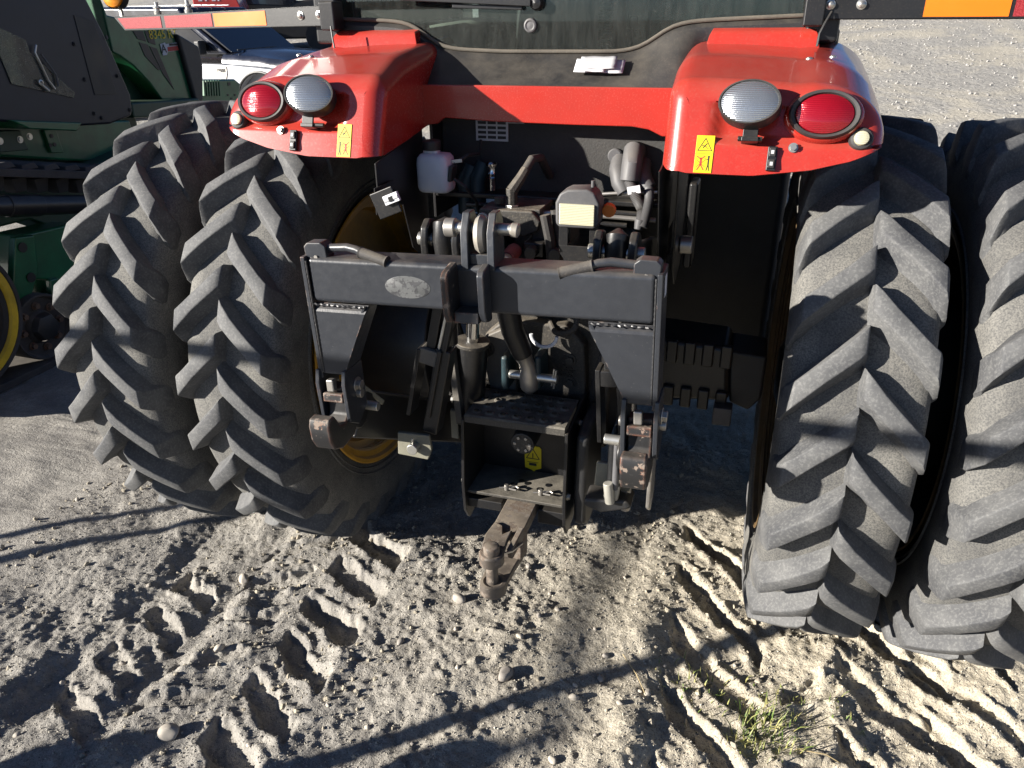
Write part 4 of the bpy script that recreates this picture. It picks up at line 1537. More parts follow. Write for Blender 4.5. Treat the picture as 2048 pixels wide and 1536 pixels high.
for px, py, r_ in ((1015, 975, .5), (1083, 985, -.3)):
    c = at(px, py, z=.69)
    gq(MB().tube([c + Vector((-.03, -.01, 0)), c, c + Vector((.03, .012, .002)), c + Vector((.045, .004, .002)), c + Vector((.036, -.010, .001)), c + Vector((.008, -.006, 0))], .0035, 6), 'pin_clip', 'bare_steel', 0)
    gq(MB().tube([c + Vector((-.004, 0, -.012)), c + Vector((-.004, 0, .012))], .009, 10), 'clip_pin', 'bare_steel', .002)
wl = at(1066, 914, y=-.608)
ws = gq(MB().prism([(wl.x - .032, wl.z - .05), (wl.x - .004, wl.z - .058), (wl.x + .004, wl.z - .066), (wl.x + .012, wl.z - .056), (wl.x + .034, wl.z - .046), (wl.x + .034, wl.z + .040), (wl.x + .026, wl.z + .050), (wl.x - .024, wl.z + .050), (wl.x - .034, wl.z + .038)], 'y', wl.y - .002, wl.y), 'warning_sticker', 'yellow_sticker', .0005)
tri = MB()
T = [(wl.x - .026, wl.z - .006), (wl.x + .026, wl.z - .006), (wl.x, wl.z + .038)]
for i in range(3):
    a, b = T[i], T[(i + 1) % 3]
    tri.bar((a[0], wl.y - .0026, a[1]), (b[0], wl.y - .0026, b[1]), .003, .0008, (0, 1, 0))
tri.box((wl.x, wl.y - .0026, wl.z + .010), (.004, .0008, .016))
tri.box((wl.x, wl.y - .0026, wl.z - .001), (.004, .0008, .004))
tri.box((wl.x, wl.y - .0026, wl.z - .022), (.045, .0008, .0018))
tri.box((wl.x, wl.y - .0026, wl.z - .032), (.030, .0008, .012))
part(tri, 'sticker_ink', 'sticker_ink', gd, bevel=0)
# black rounded guard disc beside the PTO box
part(MB().prism([(-.78, .96), (-.70, .985), (-.55, .985), (-.50, .95), (-.50, .60), (-.56, .56), (-.72, .55), (-.79, .60), (-.80, .75)], 'x', .222, .268), 'side_guard', 'black_plastic', bevel=.018, seg=3)

# drawbar
db = part_empty('drawbar', tractor, (.02, -.9, .55))
dq = lambda mb, name, mat='drawbar_steel', bevel=.004, **k: part(mb, name, mat, db, bevel, **k)
dq(MB().prism([(-.034, -.965), (-.034, -.30), (.080, -.30), (.080, -.985), (.04, -.975), (.0, -.968)], 'z', .604, .652), 'main_bar')
dq(MB().prism([(-.05, -.80), (-.19, -.80), (-.19, -.72), (-.05, -.72)], 'z', .60, .64), 'support_plate', 'black_paint')
dq(MB().prism([(.09, -.80), (.19, -.80), (.19, -.72), (.09, -.72)], 'z', .58, .64), 'support_plate', 'black_paint')
tg = MB()
cx_, cy_ = .020, -1.120
ring = []
for k in range(17):
    a = PI + PI * k / 16
    ring.append((cx_ + .045 * math.cos(a), cy_ + .045 * math.sin(a)))
tg.prism(ring + [(.068, -1.02), (.080, -.90), (-.034, -.90), (-.028, -1.02)], 'z', .515, .545)
dq(tg, 'lower_tongue', bevel=.006)
dq(MB().prism([(-.034, .545), (.080, .545), (.080, .612), (-.034, .612)], 'y', -.985, -.90), 'tongue_block')
dq(MB().lathe([(.028, .545), (.034, .549), (.044, .547), (.046, .525), (.046, .505), (.04, .500)], Matrix.Translation((cx_, cy_, 0)), 28), 'boss', bevel=0)
up = MB()
ring = [(cx_ - .004 + .040 * math.cos(PI + PI * k / 14), cy_ + .006 + .040 * math.sin(PI + PI * k / 14)) for k in range(15)]
up.prism(ring + [(.045, -1.03), (.045, -.97), (.02, -1.00), (.005, -.955), (-.030, -.94), (-.040, -1.02)], 'z', .640, .662)
dq(up, 'hammer_strap', bevel=.005)
dq(MB().lathe([(.038, .622), (.043, .627), (.043, .662), (.038, .668), (.02, .669)], Matrix.Translation((cx_ - .004, cy_ + .004, 0)), 26), 'strap_ring', bevel=0)
dq(MB().tube([(cx_ - .002, cy_, .503), (cx_ - .002, cy_, .64)], .021, 20), 'hitch_pin', 'drawbar_steel', .003)
dq(MB().lathe([(.026, .665), (.028, .670), (.028, .692), (.025, .698), (.021, .700), (.0001, .701)], Matrix.Translation((cx_ - .002, cy_, 0)), 24), 'pin_head', bevel=0)
dq(MB().bar((.062, -1.06, .625), (.075, -.955, .650), .02, .045), 'pin_latch', 'drawbar_steel', .004)
dq(MB().tube([(.03, -1.115, .655), (.07, -1.06, .64), (.088, -.995, .63)], .005, 6), 'latch_spring', 'bare_steel', 0)

# hoses and lines round the gearbox
for pts, r in (([(-.30, -.42, 1.50), (-.34, -.50, 1.35), (-.33, -.52, 1.15), (-.27, -.45, .95)], .014), ([(-.26, -.40, 1.52), (-.30, -.46, 1.38), (-.36, -.40, 1.2), (-.34, -.3, 1.0)], .012),
               ([(.24, -.45, 1.45), (.28, -.52, 1.30), (.25, -.55, 1.12), (.22, -.5, .96)], .014), ([(.20, -.46, 1.48), (.24, -.56, 1.36), (.27, -.56, 1.2), (.30, -.4, 1.05)], .011),
               ([(-.12, -.56, 1.46), (-.15, -.62, 1.40), (-.10, -.60, 1.33), (-.05, -.5, 1.30)], .012), ([(.15, -.55, 1.40), (.17, -.60, 1.30), (.10, -.58, 1.26), (.05, -.5, 1.27)], .010),
               ([(.34, -.30, 1.35), (.42, -.30, 1.20), (.40, -.22, 1.05), (.34, -.2, .95)], .013)):
    Q = [Vector(p_) for p_ in pts]
    sm = []
    for i in range(len(Q) - 1):
        for k in range(6):
            t = k / 6
            a, b, c, d = Q[max(i - 1, 0)], Q[i], Q[i + 1], Q[min(i + 2, len(Q) - 1)]
            sm.append(.5 * ((2 * b) + (c - a) * t + (2 * a - 5 * b + 4 * c - d) * t * t + (3 * b - a - 3 * c + d) * t ** 3))
    sm.append(Q[-1])
    part(MB().tube(sm, r, 10), 'hydraulic_hose', 'rubber', bevel=0)
    part(MB().tube([sm[0] + Vector((0, 0, .03)), sm[0] + Vector((0, 0, -.015))], r * 1.35, 6), 'hose_fitting', 'zinc', bevel=.001)
# ------------------------------------------------------------------ quick hitch hung on the lower links
hitch = thing('quick_hitch', 'black steel quick hitch frame with two release handles behind the tractor', 'quick hitch', (.0003, -1.1797, 1.6142))
hitch.scale = (.959, .959, .959)
hitch.rotation_euler = (0, math.radians(-1.8), 0)


def hp(mb, name, mat='hitch_paint', parent=None, bevel=.004, seg=2, **k):
    o = mb.build(name, MAT[mat], None, bevel, seg, **k)
    o.parent = parent or hitch
    return o


hp(MB().box((0, .055, 0), (1.056, .11, .142)), 'crossbeam', bevel=.016, seg=3)
for sg in (-1, 1):
    q = hp(MB().prism([(-.006, .074), (.108, .074), (.108, -.33), (-.006, -.33)], 'x', sg * .5375 - .0075, sg * .5375 + .0075), 'end_plate', bevel=.003)
    # tapered leg: bent front sheet, inner side sheet
    top_in, bot_in = (.348 if sg < 0 else .345), .452
    xs = lambda x: sg * x
    front = MB()
    rows = []
    for z, y, xi in ((-.076, .016, top_in - .004), (-.092, .002, top_in), (-.10, -.002, top_in + .004), (-.20, -.002, (top_in + bot_in) / 2), (-.312, -.002, bot_in), (-.318, .006, bot_in + .002)):
        rows.append([(xs(.528), y, z), (xs((.528 + xi) / 2), y, z), (xs(xi), y, z)])
    front.grid(rows)
    hp(front, 'leg_plate', bevel=0, solid=.010, smooth=0)
    hp(MB().add([(xs(top_in), 0, -.078), (xs(top_in), .10, -.078), (xs(bot_in), .10, -.312), (xs(bot_in), 0, -.312),
                 (xs(top_in + .010), 0, -.078), (xs(top_in + .010), .10, -.078), (xs(bot_in + .010), .10, -.312), (xs(bot_in + .010), 0, -.312)],
                [(0, 1, 2, 3), (7, 6, 5, 4), (0, 4, 5, 1), (1, 5, 6, 2), (2, 6, 7, 3), (3, 7, 4, 0)]), 'leg_side', bevel=.002)
    # beads of weld
    wd = MB()
    pts = [Vector((xs(.525 - (.525 - top_in) * t), -.002 + .002 * math.sin(t * 60), -.077 + .0015 * math.sin(t * 47))) for t in [i / 40 for i in range(41)]]
    wd.tube(pts, [.0036 + .0005 * math.sin(i * 2.3) for i in range(41)], 6)
    hp(wd, 'weld_bead', 'weld', bevel=0)
    wd = MB()
    pts = [Vector((xs(.527), -.003, .062 - .37 * t)) for t in [i / 70 for i in range(71)]]
    wd.tube(pts, [.0034 + .0006 * math.sin(i * 2.1) for i in range(71)], 6)
    hp(wd, 'weld_bead', 'weld', bevel=0)
    # hook housing and hook
    hx = sg * .4975
    U = .078
    for dx in (-.047, .047):
        hp(MB().prism([(.10, -.30), (.10, -.545 + U), (.03, -.585 + U), (-.02, -.555 + U), (-.025, -.42 + U), (-.012, -.375 + U), (.0, -.30)], 'x', hx + dx - .007, hx + dx + .007), 'hook_cheek', bevel=.003)
    prof = [(.05, -.44), (.05, -.60), (.02, -.625), (-.06, -.632), (-.105, -.612), (-.125, -.575), (-.128, -.525), (-.118, -.500), (-.085, -.498), (-.070, -.520), (-.055, -.548), (-.025, -.556), (-.002, -.535), (.004, -.50), (.004, -.44)]
    hp(MB().prism([(y_, z_ + U) for y_, z_ in prof], 'x', hx - .037, hx + .037), 'hook', 'hook_paint', bevel=.007, seg=3)
    hp(MB().prism([(.004, -.455 + U), (-.020, -.455 + U), (-.024, -.485 + U), (.004, -.485 + U)], 'x', hx - .036, hx + .036), 'hook_lip', 'hook_paint', bevel=.004)
    hp(MB().bar((hx - .006, -.006, -.330), (hx - .004, -.010, -.372), .026, .026, (0, 1, 0)), 'latch_bar', 'bare_steel', bevel=.005)
    hp(MB().tube([(hx - .070, .05, -.40), (hx + .070, .05, -.40)], .016, 16), 'lower_pin', 'bare_steel', bevel=.003)
    hp(MB().hexbolt((hx + .054, .05, -.37), (1, 0, 0), .018, .018), 'pin_bolt', 'bare_steel', bevel=.002)
    # release handle
    hz = .097 if sg < 0 else .090
    br = hp(MB().prism([(sg * .462, hz - .028), (sg * .470, hz - .040), (sg * .524, hz - .040), (sg * .536, hz - .022), (sg * .538, hz + .004), (sg * .526, hz + .016), (sg * .480, hz + .018), (sg * .464, hz + .006)], 'y', .012, .060), 'handle_bracket', 'hitch_paint', bevel=.004)
    hp(MB().hexbolt((sg * .498, .012, hz - .026), (0, -1, 0), .0065, .005, False), 'bracket_bolt', 'bare_steel', br, bevel=0)
    hd = hp(MB().tube([(sg * .470, .036, hz - .004), (sg * .40, .032, hz + .002), (sg * .366, .026, hz - .002), (sg * .345, .022, hz - .010)], .0125, 14), 'release_handle', 'hitch_paint', bevel=0)
    gr = [Vector((sg * (.352 - .092 * t), .022 - .012 * t, hz - .008 - .022 * t)) for t in [i / 24 for i in range(25)]]
    hp(MB().tube(gr, [.0185 if i in (0, 24) else (.0170 if i % 2 else .0162) for i in range(25)], 16), 'grip', 'rubber', hd, bevel=.001)
    hd['label'] = 'black release handle with ribbed rubber grip'

# top hook: two uprights, cross lug, and the hook pocket standing off the beam
for xx in (-.012, .066):
    hp(MB().prism([(.095, .06), (.095, .185), (.075, .215), (.035, .215), (.005, .165), (-.004, .06)], 'x', xx - .011, xx + .011), 'upright_plate', bevel=.003)
hp(MB().box((.027, .03, .085), (.060, .03, .032)), 'upright_spacer', bevel=.004)
for xx, pr_, mt in ((-.046, .085, 'hook_paint'), (.052, .060, 'hitch_paint')):
    hp(MB().prism([(.0, .082), (-pr_ * .85, .072), (-pr_, .060), (-pr_, -.045), (-pr_ * .8, -.078), (-.02, -.086), (.0, -.086)], 'x', xx - .011, xx + .011), 'pocket_plate', mt, bevel=.005)
hp(MB().prism([(.0, -.05), (-.055, -.05), (-.06, -.082), (.0, -.086)], 'x', -.034, .040), 'pocket_floor', 'hook_paint', bevel=.003)
for k in range(13):
    hp(MB().tube([(.030, -.012, .045 - k * .010), (.036, -.018, .041 - k * .010), (.042, -.012, .045 - k * .010)], .0055, 6), 'weld_ripple', 'hitch_paint', bevel=0)
# ball of the top link between the uprights, ring pin through them
hp(MB().lathe([(.001, -.019), (.030, -.019), (.048, -.013), (.056, 0), (.048, .013), (.030, .019), (.001, .019)], Matrix.Translation((.027, .045, .150)) @ Euler((0, PI / 2, .06)).to_matrix().to_4x4(), 32, 1.0, .85), 'link_ball', 'bare_worn', bevel=0)
hp(MB().tube([(-.085, .055, .165), (.135, .055, .165)], .017, 16), 'top_pin', 'zinc', bevel=.003)
hp(MB().tube([(-.085, .055, .165), (-.052, .055, .165)], .027, 20), 'pin_washer', 'bare_steel', bevel=.004)
hp(MB().tube([(.112, .055, .165), (.134, .055, .162)], .020, 18), 'pin_nut', 'bare_worn', bevel=.004)
# residue of an oval badge
M_ = Matrix.Translation((-.198, -.0006, -.004)) @ Euler((PI / 2, 0, 0)).to_matrix().to_4x4()
hp(MB().lathe([(1, 0), (.98, .0006), (.0001, .0006)], M_, 48, .073, .0345), 'badge_residue', 'badge_residue', bevel=0)
# sticker on the outer end
hp(MB().box((.5462, .05, .03), (.001, .035, .06)), 'end_sticker', 'white_paper', bevel=0)

# sway-block hardware by the right hook
part(MB().tube([(.385, -.98, .93), (.385, -.98, 1.10)], .014, 12), 'sway_rod', 'black_plastic', bevel=.001)
part(MB().tube([(.402, -1.0, .92), (.402, -1.0, 1.085)], .011, 12), 'sway_rod', 'grey_plastic', bevel=.001)
part(MB().tube([(.430, -.93, .80), (.425, -.95, 1.25)], .017, 12), 'check_rod', 'bare_steel', bevel=.001)
part(MB().box((.392, -.99, .905), (.048, .03, .06), (0, .1, 0)), 'rod_clamp', 'zinc_pale', bevel=.008)
part(MB().tube([(.38, -1.01, .945), (.39, -1.01, .87)], .016, 12), 'clamp_bolt', 'zinc_pale', bevel=.003)
part(MB().tube([(.425, -1.01, .985), (.47, -1.01, .985)], .022, 14), 'clamp_boss', 'zinc_pale', bevel=.004)
part(MB().prism([(.30, .86), (.44, .88), (.46, .85), (.36, .815), (.30, .83)], 'y', -1.0, -.90), 'sway_block', 'black_plastic', bevel=.012)
part(MB().prism([(-1.06, 1.10), (-.96, 1.12), (-.94, .90), (-1.0, .86), (-1.05, .90)], 'x', .508, .520), 'hook_backing', 'bare_steel', bevel=.004)
# ------------------------------------------------------------------ green tracked machine parked alongside
green = thing('tracked_tractor', 'green tracked tractor with yellow wheel parked beside the dual tyres', 'tractor', (-4.8, 1.2, 0))
gpp = lambda mb, name, mat, parent=None, bevel=.006, **k: part(mb, name, mat, parent or green, bevel, **k)


def side_prism(pts, x, depth):
    """outline surveyed on the plane x, with real thickness away from the viewer."""
    mb = MB()
    q = [at(px, py, x=x) for px, py in pts]
    return mb.prism([(p.y, p.z) for p in q], 'x', x - depth, x)


# big drive wheel: rubber, yellow ring, dish
dw = part_empty('drive_wheel', green, (-4.2, .16, .58))


def about_x_at(prof, c, n=56):
    vs, fs = about_x(prof, n)
    return [(x + c[0], y + c[1], z + c[2]) for x, y, z in vs], fs


cw = (-4.03, .16, .585)
gpp(MB().add(*about_x_at([(-.40, .50), (.0, .515), (.02, .505), (.02, .482), (0, .470)], cw)), 'wheel_tread', 'track_rubber', dw, 0)
gpp(MB().add(*about_x_at([(.0, .476), (.022, .470), (.022, .425), (.0, .415), (-.03, .40)], cw)), 'wheel_ring', 'yellow_paint', dw, 0)
gpp(MB().add(*about_x_at([(-.02, .415), (.008, .41), (.008, .37), (-.06, .35), (-.10, .20), (-.08, .001)], cw)), 'wheel_disc', 'black_plastic', dw, 0)
gpp(MB().add(*about_x_at([(-.055, .35), (-.05, .33), (-.09, .22)], cw)), 'wheel_dish', 'yellow_paint', dw, 0)
# track rollers
for yy in (.80, 1.42, 2.04):
    rl = part_empty('track_roller', green, (-4.1, yy, .31))
    c = (-4.04, yy, .31)
    gpp(MB().add(*about_x_at([(-.35, .235), (.0, .24), (.018, .235), (.018, .222), (-.02, .205), (-.03, .12), (.01, .105)], c, 40)), 'roller_rim', 'track_rubber', rl, 0)
    gpp(MB().add(*about_x_at([(-.01, .11), (.05, .095), (.055, .08), (.055, .001)], c, 6)), 'roller_cap', 'black_plastic', rl, .004)
    for k in range(8):
        a = 2 * PI * k / 8
        gpp(MB().hexbolt((c[0] - .022, yy + .155 * math.cos(a), .31 + .155 * math.sin(a)), (1, 0, 0), .02, .03), 'roller_bolt', 'rusty_bolt', rl, 0)
# the belt: lower run on the ground, rise over the wheels, upper run
path = []
for t in range(13):
    a = math.radians(-90 - 15 * t)
    path.append((cw[1] + .535 * math.cos(a), cw[2] + .535 * math.sin(a)))
path = [(2.9, .05), (2.3, .045), (1.0, .04), (.35, .045)] + path[1:-1]
path += [(.10, 1.12)]
belt = MB()
outer = path
for i in range(len(outer) - 1):
    (y0, z0), (y1, z1) = outer[i], outer[i + 1]
    d = Vector((0, y1 - y0, z1 - z0)).normalized()
    belt.bar((-4.22, y0, z0), (-4.22, y1 + d.y * .01, z1 + d.z * .01), .05, .46, (1, 0, 0))
gpp(belt, 'track_belt', 'track_rubber', None, .006)
u0, u1 = at(0, 345, x=-4.0), at(230, 352, x=-4.0)
d_ = (u1 - u0).normalized()
u0 = u0 - d_ * .9
gpp(MB().bar(u0 + Vector((-.22, 0, 0)), u1 + d_ * 1.2 + Vector((-.22, 0, 0)), .46, .055), 'upper_belt', 'track_rubber', None, .006)
L_ = ((u1 + d_ * 1.2) - u0).length
nlug = int(L_ / .175)
for k in range(nlug):
    c = u0 + d_ * (.1 + k * .175)
    gpp(MB().add([(-4.43, c.y - .055, c.z + .028), (-4.0, c.y - .080, c.z + .028), (-4.0, c.y + .060, c.z + .028), (-4.43, c.y + .085, c.z + .028),
                  (-4.43, c.y - .035, c.z + .075), (-4.01, c.y - .060, c.z + .070), (-4.01, c.y + .035, c.z + .070), (-4.43, c.y + .06, c.z + .075)],
                 [(0, 1, 2, 3), (4, 5, 6, 7), (0, 1, 5, 4), (1, 2, 6, 5), (2, 3, 7, 6), (3, 0, 4, 7)]), 'track_lug', 'track_rubber', None, .008)
    gpp(MB().add([(-4.26, c.y - .075, c.z - .028), (-4.12, c.y - .075, c.z - .028), (-4.12, c.y + .05, c.z - .028), (-4.26, c.y + .05, c.z - .028),
                  (-4.24, c.y - .055, c.z - .13), (-4.14, c.y - .055, c.z - .13), (-4.14, c.y + .03, c.z - .13), (-4.24, c.y + .03, c.z - .13)],
                 [(0, 1, 2, 3), (4, 5, 6, 7), (0, 1, 5, 4), (1, 2, 6, 5), (2, 3, 7, 6), (3, 0, 4, 7)]), 'guide_lug', 'track_rubber', None, .008)
# black frame tube below the upper run
a, b = at(-120, 415, x=-3.97), at(185, 408, x=-3.97)
tbk = gpp(MB().tube([a, b], .068, 20), 'frame_tube', 'black_paint', None, 0)
gpp(MB().tube([a + (b - a) * .38, a + (b - a) * .60], .074, 20), 'tube_sleeve', 'black_paint', tbk, .004)
# green undercarriage castings
gpp(side_prism([(40, 470), (150, 445), (170, 500), (160, 590), (120, 600), (95, 560), (50, 560)], -4.12, .25), 'track_frame', 'green_paint', None, .02)
gpp(side_prism([(-30, 395), (190, 398), (215, 470), (150, 470), (60, 440), (-20, 460)], -4.30, .3), 'frame_casting', 'green_dark', None, .02)
gpp(side_prism([(30, 475), (70, 470), (78, 540), (60, 610), (25, 600)], -4.09, .06), 'frame_lug', 'green_paint', None, .012)
for px, py in ((45, 495), (62, 555)):
    c = at(px, py, x=-4.086)
    gpp(MB().tube([c, c + Vector((.005, 0, 0))], .035, 18), 'casting_hole', 'black_clean', None, 0)
gpp(side_prism([(100, 560), (118, 555), (122, 590), (104, 596)], -4.08, .05), 'frame_boss', 'green_paint', None, .012)
# body above the belt
gpp(side_prism([(20, 240), (165, 245), (155, 262), (60, 258)], -4.36, .3), 'step_rail', 'green_paint', None, .01)
gpp(side_prism([(-20, 250), (260, 240), (285, 330), (-20, 312)], -4.75, .6), 'body_side', 'green_paint', None, .02)
gpp(side_prism([(88, 260), (112, 258), (128, 305), (104, 306)], -4.72, .04), 'body_bracket', 'green_paint', None, .006)
for px, py in ((103, 272), (109, 289), (101, 291)):
    c = at(px, py, x=-4.718)
    gpp(MB().tube([c, c + Vector((.004, 0, 0))], .016, 14), 'bracket_hole', 'black_clean', None, 0)
gpp(side_prism([(0, 262), (40, 260), (58, 300), (0, 305)], -4.6, .1), 'dark_plate', 'green_dark', None, .006)
for px, py in ((40, 279), (59, 273), (0, 282)):
    c = at(px, py, x=-4.598)
    gpp(MB().hexbolt(c, (1, 0, 0), .018, .012), 'plate_bolt', 'zinc', None, 0)
gpp(side_prism([(180, 330), (205, 322), (290, 285), (290, 335), (190, 345)], -4.6, .3), 'hose_bundle', 'green_dark', None, .02)
# black cab door with inset panel and tinted pane
cabp = gpp(side_prism([(-60, -60), (150, -60), (172, -5), (205, 60), (236, 130), (262, 190), (265, 215), (264, 232), (222, 248), (160, 252), (-60, 240)], -4.40, .9), 'cab_door', 'black_soft', None, .02)
gpp(side_prism([(148, 30), (188, 42), (234, 188), (190, 190)], -4.394, .004), 'door_inset', 'black_clean', cabp, .004)
gpp(side_prism([(0, 55), (52, 80), (60, 105), (150, 185), (148, 196), (24, 168), (0, 110)], -4.390, .004), 'door_glass', 'cab_glass2', cabp, .001, smooth=0)
gpp(MB().tube([at(72, 90, x=-4.375), at(70, 105, x=-4.375), at(82, 130, x=-4.375), at(96, 160, x=-4.375), at(110, 178, x=-4.375)], .008, 8), 'door_strap', 'zinc', cabp, 0)
gpp(MB().tube([at(82, 108, x=-4.375), at(98, 130, x=-4.375), at(112, 150, x=-4.375), at(116, 172, x=-4.375)], .008, 8), 'door_cable', 'grey_plastic', cabp, 0)
gpp(MB().tube([at(80, 166, x=-4.37), at(90, 175, x=-4.37), at(98, 182, x=-4.37)], .010, 8), 'door_hook', 'zinc', cabp, 0)
gpp(MB().lathe([(.012, 0), (.02, .003), (.02, .008), (.012, .01)], Matrix.Translation(at(81, 165, x=-4.37)) @ Euler((0, PI / 2, 0)).to_matrix().to_4x4(), 16), 'hook_ring', 'zinc', cabp, 0)
for px, py in ((213, 75), (150, 88), (236, 152), (171, 159), (261, 220), (190, 227), (205, 236)):
    gpp(MB().hexbolt(at(px, py, x=-4.394), (1, 0, 0), .012, .008), 'door_screw', 'black_plastic', cabp, 0)
# hood: green side with round arch, dark grille slots, ledge
hood = gpp(side_prism([(200, -10), (215, 30), (345, 62), (394, 200), (390, 205), (330, 208), (300, 166), (268, 132), (240, 112), (226, 105)], -4.95, .9), 'hood', 'green_paint', None, .03)
gpp(side_prism([(200, 100), (240, 108), (282, 142), (328, 206), (300, 214), (262, 212), (240, 160)], -5.15, .1), 'arch_liner', 'green_dark', None, .01)
gpp(side_prism([(262, 205), (400, 196), (402, 232), (268, 236)], -4.80, .7), 'hood_ledge', 'green_dark', None, .02)
gpp(side_prism([(312, 160), (340, 196), (314, 197)], -5.02, .02), 'arch_vent', 'black_clean', None, .004)
for pts in ([(266, 62), (286, 62), (293, 83), (275, 78)], [(289, 62), (305, 62), (312, 90), (297, 85)], [(278, 84), (295, 89), (322, 140), (316, 140), (290, 112)], [(299, 92), (314, 97), (349, 180), (326, 148)]):
    gpp(side_prism(pts, -4.944, .004), 'grille_slot', 'black_clean', hood, .002)
gpp(side_prism([(355, 66), (362, 70), (399, 92), (407, 130), (408, 205), (394, 207)], -4.90, .85), 'nose_grille', 'black_plastic', None, .03)
# number on the hood and the dealer plate
def side_text(body, px, py, x, size, mat, parent, name='lettering', tilt=0.0):
    c = at(px, py, x=x)
    M = Matrix.Translation(c) @ Matrix(((0, 0, 1, 0), (1, 0, 0, 0), (0, 1, 0, 0), (0, 0, 0, 1))) @ Euler((0, 0, tilt)).to_matrix().to_4x4()
    return part(text_mb(body, size, M, .001), name, mat, parent, bevel=0)
side_text('8345 RT', 327, 69, -4.942, .115, 'yellow_sticker', hood, tilt=.0)
dp = gpp(side_prism([(320, 88), (330, 85), (332, 88), (359, 84), (362, 90), (360, 100), (336, 104), (334, 110), (326, 111)], -4.942, .003), 'dealer_plate', 'white_paper', hood, .001)
gpp(side_prism([(335, 94), (361, 91), (360, 100), (336, 103)], -4.9405, .003), 'dealer_band', 'sticker_red', hood, 0)
side_text('A', 328, 98, -4.939, .11, 'sticker_ink', hood)
gpp(MB().box(at(347, 89, x=-4.9385), (.002, .12, .02)), 'dealer_line', 'sticker_ink', hood, 0)
# ribbed green casting ahead of the grille
rc = gpp(side_prism([(404, 160), (470, 158), (482, 168), (478, 205), (404, 206)], -5.3, .5), 'front_casting', 'green_paint', None, .02)
for k in range(7):
    gpp(side_prism([(407 + k * 5.2, 161), (410 + k * 5.2, 161), (412 + k * 5.2, 192), (409 + k * 5.2, 192)], -5.27, .03), 'cooling_fin', 'green_paint', rc, .003)
for px, py, s in ((458, 168, .05), (456, 190, .03), (463, 197, .03), (470, 190, .03)):
    gpp(MB().box(at(px, py, x=-5.298), (.006, s, s * .7)), 'casting_slot', 'black_clean', rc, 0)
# bulk of the machine: cab, far side, belly
gpp(MB().box((-5.55, 1.2, 2.35), (1.3, 2.0, 1.5)), 'cab_body', 'black_soft', None, .04)
gpp(MB().box((-5.6, 1.6, 1.15), (1.0, 3.4, .75)), 'belly', 'green_dark', None, .04)
gpp(MB().box((-6.95, 1.2, .6), (.5, 3.2, 1.1)), 'far_track', 'track_rubber', None, .15, seg=3)

# ------------------------------------------------------------------ pickup behind
def vehicle_frame(P, heading):
    M = Euler((0, 0, heading)).to_matrix().to_4x4()
    M.translation = P
    return M


ref = CAM + (RGT * ((445 - 1024) / FPX) + UPV * ((768 - 140) / FPX) + FWD) * 12.2
head = math.radians(90 - 97)
MT = vehicle_frame(Vector((0, 0, 0)), head)
org = ref - MT @ Vector((1.02, -1.0, .98))
MT = vehicle_frame(org, head)
truck = thing('pickup_truck', 'silver pickup with dark hood parked behind the green machine', 'pickup truck', org)


def tp(mb, name, mat, parent=None, bevel=.02, **k):
    mb.v = [tuple(MT @ Vector(p)) for p in mb.v]
    return part(mb, name, mat, parent or truck, bevel, **k)


arch = [(1.75 + .50 * math.cos(PI - PI * k / 14), .42 + .52 * math.sin(PI - PI * k / 14)) for k in range(15)]
tp(MB().prism([(-3.0, .45), (1.20, .45)] + arch + [(2.3, .45), (2.62, .50), (2.66, .90), (2.5, .98), (1.2, 1.06), (-3.0, 1.10)], 'y', -1.0, -.86), 'fender_side', 'silver_paint', bevel=.035, seg=3)
tp(MB().prism([(-3.0, .45), (2.6, .45), (2.60, .95), (1.2, 1.03), (-3.0, 1.08)], 'y', -.85, 1.0), 'body', 'silver_paint', bevel=.03)
hd_ = MB()
rows = []
for x_, zc_ in ((2.58, 1.02), (2.50, 1.10), (2.2, 1.175), (1.7, 1.215), (1.2, 1.235), (1.02, 1.24)):
    rows.append([(x_, -.99, zc_ - .19), (x_, -.985, zc_ - .10), (x_, -.93, zc_ - .035), (x_, -.62, zc_ - .012), (x_, -.52, zc_ + .022), (x_, 0, zc_ + .03), (x_, .52, zc_ + .022), (x_, .62, zc_ - .012), (x_, .93, zc_ - .035), (x_, .985, zc_ - .10), (x_, .99, zc_ - .19)])
hd_.grid(rows)
tp(hd_, 'hood', 'navy_paint', bevel=0, smooth=40)
tp(MB().prism([(1.10, 1.235), (1.06, 1.235), (.20, 1.78), (.26, 1.80)], 'y', -.80, .80), 'windshield', 'dark_glass2', bevel=.004)
tp(MB().prism([(1.0, 1.20), (.20, 1.76), (.1, 1.90), (-1.7, 1.92), (-2.0, 1.20)], 'y', -.80, .80), 'cab', 'navy_paint', bevel=.05, seg=3)
tp(MB().prism([(.78, 1.25), (.10, 1.72), (-.6, 1.74), (-.6, 1.25)], 'y', -.815, -.79), 'side_window', 'dark_glass2', bevel=.004)
for dx in (-.32, .0, .32):
    tp(MB().box((-.7, dx, 1.93), (1.7, .03, .012)), 'roof_rib', 'silver_paint', bevel=.003)
tp(MB().box((.55, -.92, 1.30), (.12, .16, .22)), 'door_mirror', 'black_plastic', bevel=.03)
tp(MB().bar((1.12, -.70, 1.262), (1.00, .70, 1.275), .012, .02), 'wiper', 'black_plastic', bevel=.002)
vt = tp(MB().prism([(.88, 1.035), (1.12, 1.035), (1.12, .93), (1.06, .80), (1.0, .74), (.92, .78)], 'y', -1.012, -.996), 'fender_vent', 'bare_steel', bevel=.008)
tp(MB().prism([(.92, 1.0), (1.09, 1.0), (1.09, .945), (1.0, .945)], 'y', -1.016, -1.010), 'vent_insert', 'black_clean', vt, bevel=.002)
mt_ = text_mb('F-150', .075, Matrix.Translation((1.0, -1.018, .972)) @ Euler((PI / 2, 0, 0)).to_matrix().to_4x4(), .002)
